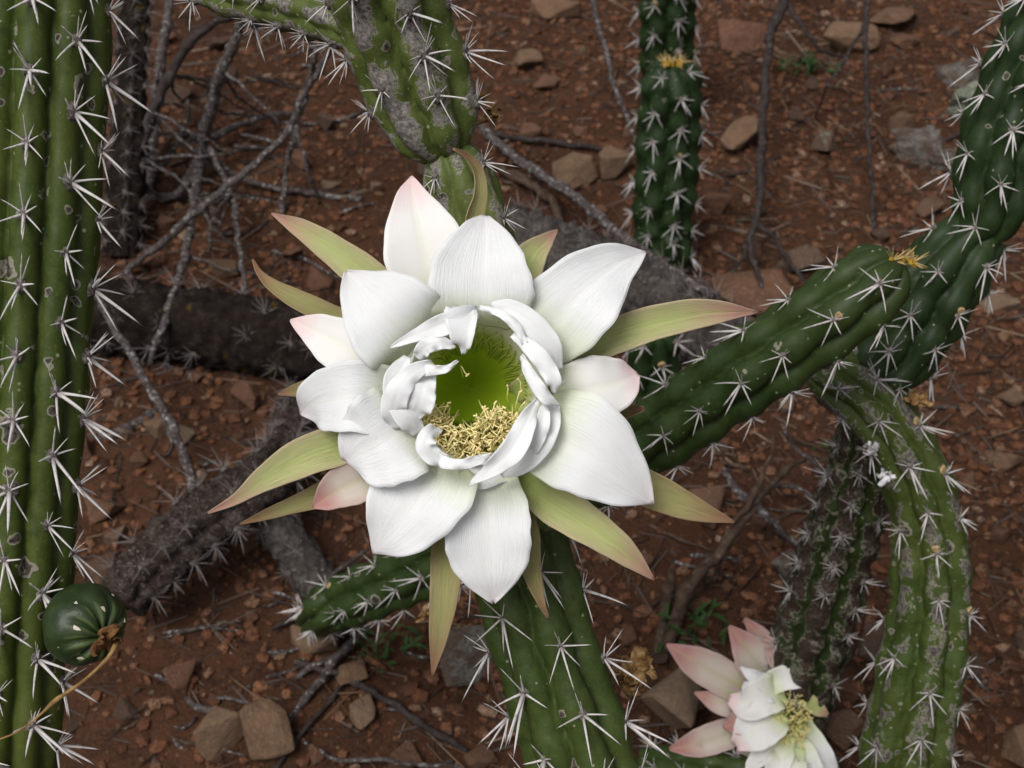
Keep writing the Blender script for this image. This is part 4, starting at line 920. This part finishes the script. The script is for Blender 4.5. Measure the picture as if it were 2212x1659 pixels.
p2([(1690, 1580, 6), (1670, 1630, 12), (1650, 1670, 13), (1640, 1710, 9)], [30, 42, 40, 10], 'petalpink', seed=90, ruf=1)
p2([(1700, 1600, 4), (1720, 1650, 11), (1730, 1700, 12), (1740, 1750, 8)], [36, 52, 52, 12], 'petal', seed=91, ruf=1)
p2([(1730, 1560, -4), (1755, 1610, 4), (1775, 1660, 5), (1800, 1710, 2)], [20, 32, 34, 10], 'petal', seed=92)
p2([(1650, 1590, -6), (1625, 1640, 2), (1615, 1690, 2), (1620, 1730, 0)], [24, 34, 34, 8], seed=93)
p2([(1720, 1500, -4), (1745, 1515, 2), (1765, 1530, 2), (1788, 1545, 0)], [14, 18, 16, 4], 'sepal', seed=94)
p2([(1700, 1500, 2), (1670, 1490, 9), (1640, 1490, 12), (1605, 1478, 9)], [22, 28, 24, 6], 'petal', seed=95, ruf=1.8)
p2([(1690, 1560, 4), (1640, 1552, 10), (1600, 1560, 11), (1562, 1572, 7)], [26, 34, 30, 5], 'blush', seed=96, ruf=1.4, cup=.3)
p2([(1710, 1610, 8), (1700, 1650, 15), (1690, 1690, 16), (1688, 1730, 12)], [28, 40, 40, 8], 'petalpink', seed=97, ruf=1.6)
p2([(1720, 1490, 0), (1700, 1440, 5), (1672, 1400, 6), (1650, 1372, 3)], [18, 28, 28, 4], 'blush', seed=98, cup=.3)
paths = []
for i in range(150):
    a = r_.uniform(0, 6.28); q = math.sqrt(r_.random()); ex, ey = 1712 + math.cos(a) * q * 38, 1560 + math.sin(a) * q * 62
    p0_ = P(1705 + (ex - 1705) * .5, 1540, D2 + .012); e_ = P(ex, ey, D2 - .010 - r_.uniform(0, .006))
    paths.append(([p0_, p0_.lerp(e_, .5) + Vector((r_.uniform(-1, 1), r_.uniform(-1, 1), r_.uniform(-1, 1))) * .004, e_, e_ + RT * r_.uniform(-.003, .003) + UP * r_.uniform(-.003, .003)], .0002, True, .7))
V, F, A = stamens('s', paths)
tag(link('stamens', mesh('stamens', np.array([tuple(v) for v in V]) - np.array(f2b), F, M['stamen'], True, None, {'along': A}), f2), kind='stuff')

# low green stem that the small flower leans on
g = G(1420, 1690, 0)
lr = empty('low_cactus', (g.x, g.y, 0), 'low green cactus stem lying under the small pink-tipped flower', 'cactus')
stem('stem', lr, [(G(1400, 1660, .02), .014), (G(1480, 1668, .035), .0165), (G(1600, 1690, .045), .017), (G(1740, 1720, .045), .017), (G(1860, 1790, .02), .015)], 7, .3, .002, 8, .016, .07, mat='mid', sp='old', seed=61, spscale=.8)

# ------------------------------------------------------------------ fruit on the column
frc = P(182, 1348, .392); fr_r = px(90, .392)
fr = empty('cactus_fruit', frc, 'round dark green ribbed cactus fruit with withered brown crown on the column', 'fruit')
ax = (RT * .72 - UP * .22 - FW * .62).normalized(); e1 = ax.orthogonal().normalized(); e2 = ax.cross(e1)
k = NT('fruit_skin'); co = k.obj(); c = k.ramp(k.noise(co, 120, 4), [(.3, (0.012, 0.024, 0.007)), (.7, (0.03, 0.048, 0.014))])
c = k.mix(k.bw(k.n('Attribute', out=2, attribute_name='crown'), .25, .8), c, (0.085, 0.115, 0.040))
M['fruit'] = k.done(k.pbsdf(c, .42, k.bump(k.noise(co, 160, 4), .5, .0012), .3))
V = []; rb = []; cw = []; nr, nc = 34, 80
for i in range(nr):
    th = math.pi * (i + .02) / (nr - 1 + .04)
    for j in range(nc):
        an = 2 * math.pi * j / nc; fur = abs(math.sin(an * 4.5 + .5 * math.sin(th * 3))) ** .7
        wgt = math.exp(-(th / .75) ** 2) * .26 + .02 * math.sin(th)
        rr = fr_r * (1 - wgt * (1 - fur)) * (1 + .05 * noise.noise(Vector((math.cos(an), math.sin(an), th)) * 1.6))
        q = ax * math.cos(th) * rr * (.93 - .08 * math.exp(-(th / .5) ** 2)) + (e1 * math.cos(an) + e2 * math.sin(an)) * math.sin(th) * rr
        V.append(tuple(q)); rb.append(1 - (1 - fur) * math.exp(-(th / 1.1) ** 2)); cw.append(math.exp(-((th - .6) / .45) ** 2) * max(0, 1 - abs(fur - .75) * 3.5))
link('body', mesh('body', V, quads(nr, nc, True), M['fruit'], True, None, {'rib': rb, 'crown': cw}), fr)
k = NT('withered_brown'); co = k.obj()
M['wither'] = k.done(k.pbsdf(k.ramp(k.noise(co, 260, 5), [(.3, (0.045, 0.02, 0.008)), (.55, (0.16, 0.075, 0.028)), (.75, (0.30, 0.17, 0.07))]), .8, k.bump(k.noise(co, 700, 4), .8, .001), .2))
k = NT('withered_tan'); co = k.obj()
M['tanwither'] = k.done(k.pbsdf(k.ramp(k.noise(co, 260, 5), [(.3, (0.07, 0.035, 0.012)), (.5, (0.26, 0.15, 0.06)), (.75, (0.46, 0.31, 0.15))]), .85, k.bump(k.noise(co, 700, 4), .8, .001), .1))
k = NT('dry_straw'); M['straw'] = k.done(k.pbsdf(k.ramp(k.noise(k.obj(), 200, 4), [(.35, (0.14, 0.08, 0.03)), (.7, (0.36, 0.23, 0.09))]), .7, None, .2))
def crumple(name, root, c, size, mat, n, seed, bias=None):
    r = random.Random(seed)
    for i in range(n):
        V = []; m = 7; dv = Vector((r.uniform(-1, 1), r.uniform(-1, 1), r.uniform(-1, 1))).normalized()
        if bias: dv = (dv * .8 + bias).normalized()
        a = dv.orthogonal().normalized(); b = dv.cross(a); a, b = a * math.cos(i) + b * math.sin(i), -a * math.sin(i) + b * math.cos(i); L = size * r.uniform(.7, 1.2)
        for u in range(m):
            for v in range(5):
                t = u / (m - 1); w = (v / 4 - .5) * L * .55 * math.sin(.5 + t * 2.2)
                q = dv * t * L + a * w + b * (L * .18 * math.sin(t * 5 + i) + abs(v - 2) * L * .08)
                q += Vector((noise.noise(q * 300 + Vector((i, 0, 0))), noise.noise(q * 300 + Vector((0, i, 5))), noise.noise(q * 300 + Vector((3, 0, i))))) * L * .16
                V.append(tuple(c + q - Vector(root.location)))
        o = link(name, mesh(name, V, quads(m, 5, False), mat), root); md = o.modifiers.new('thickness', 'SOLIDIFY'); md.thickness = size * .05
crumple('withered_crown', fr, frc + ax * fr_r * .82, fr_r * .50, M['wither'], 9, 5, ax)
k = NT('pale_scale'); M['scale'] = k.done(k.pbsdf((0.5, 0.45, 0.36), .7, None, .2))
for th, an in ((.75, .3), (.8, 1.5), (.85, 2.8), (.8, 4.1), (.85, 5.3), (1.25, .9), (1.3, 2.2), (1.3, 3.5), (1.3, 4.8), (1.3, 6.0)):
    nrm = (ax * math.cos(th) + (e1 * math.cos(an) + e2 * math.sin(an)) * math.sin(th)).normalized()
    tg = (ax - nrm * (ax @ nrm)).normalized(); sdv = nrm.cross(tg); b = nrm * fr_r * .93; s_ = fr_r * .085
    V = [b - sdv * s_ * .6 - tg * s_, b + sdv * s_ * .6 - tg * s_, b + sdv * s_ * .45 + tg * s_ * .4 + nrm * s_ * .5, b - sdv * s_ * .45 + tg * s_ * .4 + nrm * s_ * .5, b + tg * s_ * 1.5 + nrm * s_ * .75, b - nrm * s_ * .6]
    link('scale', mesh('scale', [tuple(v) for v in V], [[0, 1, 2, 3], [3, 2, 4], [0, 5, 1], [1, 5, 2], [2, 5, 4], [4, 5, 3], [3, 5, 0]], M['scale'], False), fr)
tube('dried_style', [(P(248, 1392, .372), .0008), (P(232, 1420, .371), .0006), (P(180, 1470, .372), .0005), (P(120, 1515, .374), .0006), (P(90, 1545, .376), .0004), (P(40, 1580, .378), .0003), (P(-10, 1600, .38), .0003)], M['straw'], fr, frc, 6, .002, .0003, .15, 2)

# ------------------------------------------------------------------ withered flower remains
def withered(loc, size, label, n, seed, mat='tanwither'):
    ro = empty('withered_flower', loc, label, 'dead flower'); crumple('dry_petal', ro, Vector(loc), size, M[mat], n, seed); return ro
withered(P(1365, 1452, .49), .0085, 'crumpled tan withered flower hanging beside the spiny lower stem', 34, 3)
withered(P(1058, 245, .47), .006, 'golden brown dried flower scrap behind the scarred upper stem', 9, 4)
withered(P(1985, 868, .648), .0065, 'small dried orange-brown flower scrap on the arching shoulder', 10, 6)
withered(P(915, 1325, .70), .005, 'tiny tan dried flower scrap beside the pointed sepal', 7, 7)

# ------------------------------------------------------------------ little weeds
k = NT('weed_leaf'); M['leaf'] = k.done(k.pbsdf(k.ramp(k.noise(k.obj(), 120, 3), [(.3, (0.014, 0.036, 0.008)), (.7, (0.032, 0.068, 0.015))]), .6, None, .2))
def leafmesh(seed):
    r = random.Random(seed); V = []; m = 6
    for u in range(m):
        t = u / (m - 1); w = .13 * math.sin(math.pi * min(t * .92 + .06, 1)) ** .8
        V += [(-w, t, .35 * t - .35 * t * t), (0, t, .35 * t - .4 * t * t - .03), (w, t, .35 * t - .35 * t * t)]
    return mesh('leaf', V, quads(m, 3, False), M['leaf'])
LEAF = [leafmesh(i) for i in range(2)]
def weed(x, y, size, label, n, seed):
    r = random.Random(seed); p = G(x, y, 0); ro = empty('weed', (p.x, p.y, hgt(p.x, p.y)), label, 'plant')
    for i in range(n):
        o = link('leaf', LEAF[i % 2], ro); rad = r.random() ** .7 * size * 1.1; a = r.uniform(0, 6.28)
        o.location = (math.cos(a) * rad, math.sin(a) * rad * .7, .001 + r.random() * size * .4); o.rotation_euler = (r.uniform(.1, .8), r.uniform(-.4, .4), r.uniform(0, 6.28)); s = size * r.uniform(.28, .55); o.scale = (s, s, s)
weed(1745, 172, .030, 'little green weed beside the dark hanging twig', 46, 1)
weed(845, 1410, .024, 'little green weed on the soil left of the long pointed sepal', 40, 2)
weed(1490, 1380, .026, 'feathery green weed beside the small pink-tipped flower', 40, 3)
weed(1790, 1000, .016, 'tiny green seedling below the slanting dark stem', 18, 4)

k = NT('white_flake'); M['flake'] = k.done(k.pbsdf(k.ramp(k.noise(k.obj(), 300, 4), [(.35, (0.30, 0.29, 0.30)), (.6, (0.66, 0.65, 0.66))]), .9, None, .1))
for x, y, sz, n, lb in ((1888, 965, .0055, 9, 'dried white flake clinging under the bend of the arching trunk'), (1916, 1028, .0058, 5, 'white papery scrap hanging beside the arching trunk below its bend')):
    ro = empty('white_scrap', P(x, y, .648), lb, 'plant scrap'); crumple('flake', ro, P(x, y, .648), sz, M['flake'], n, int(x))
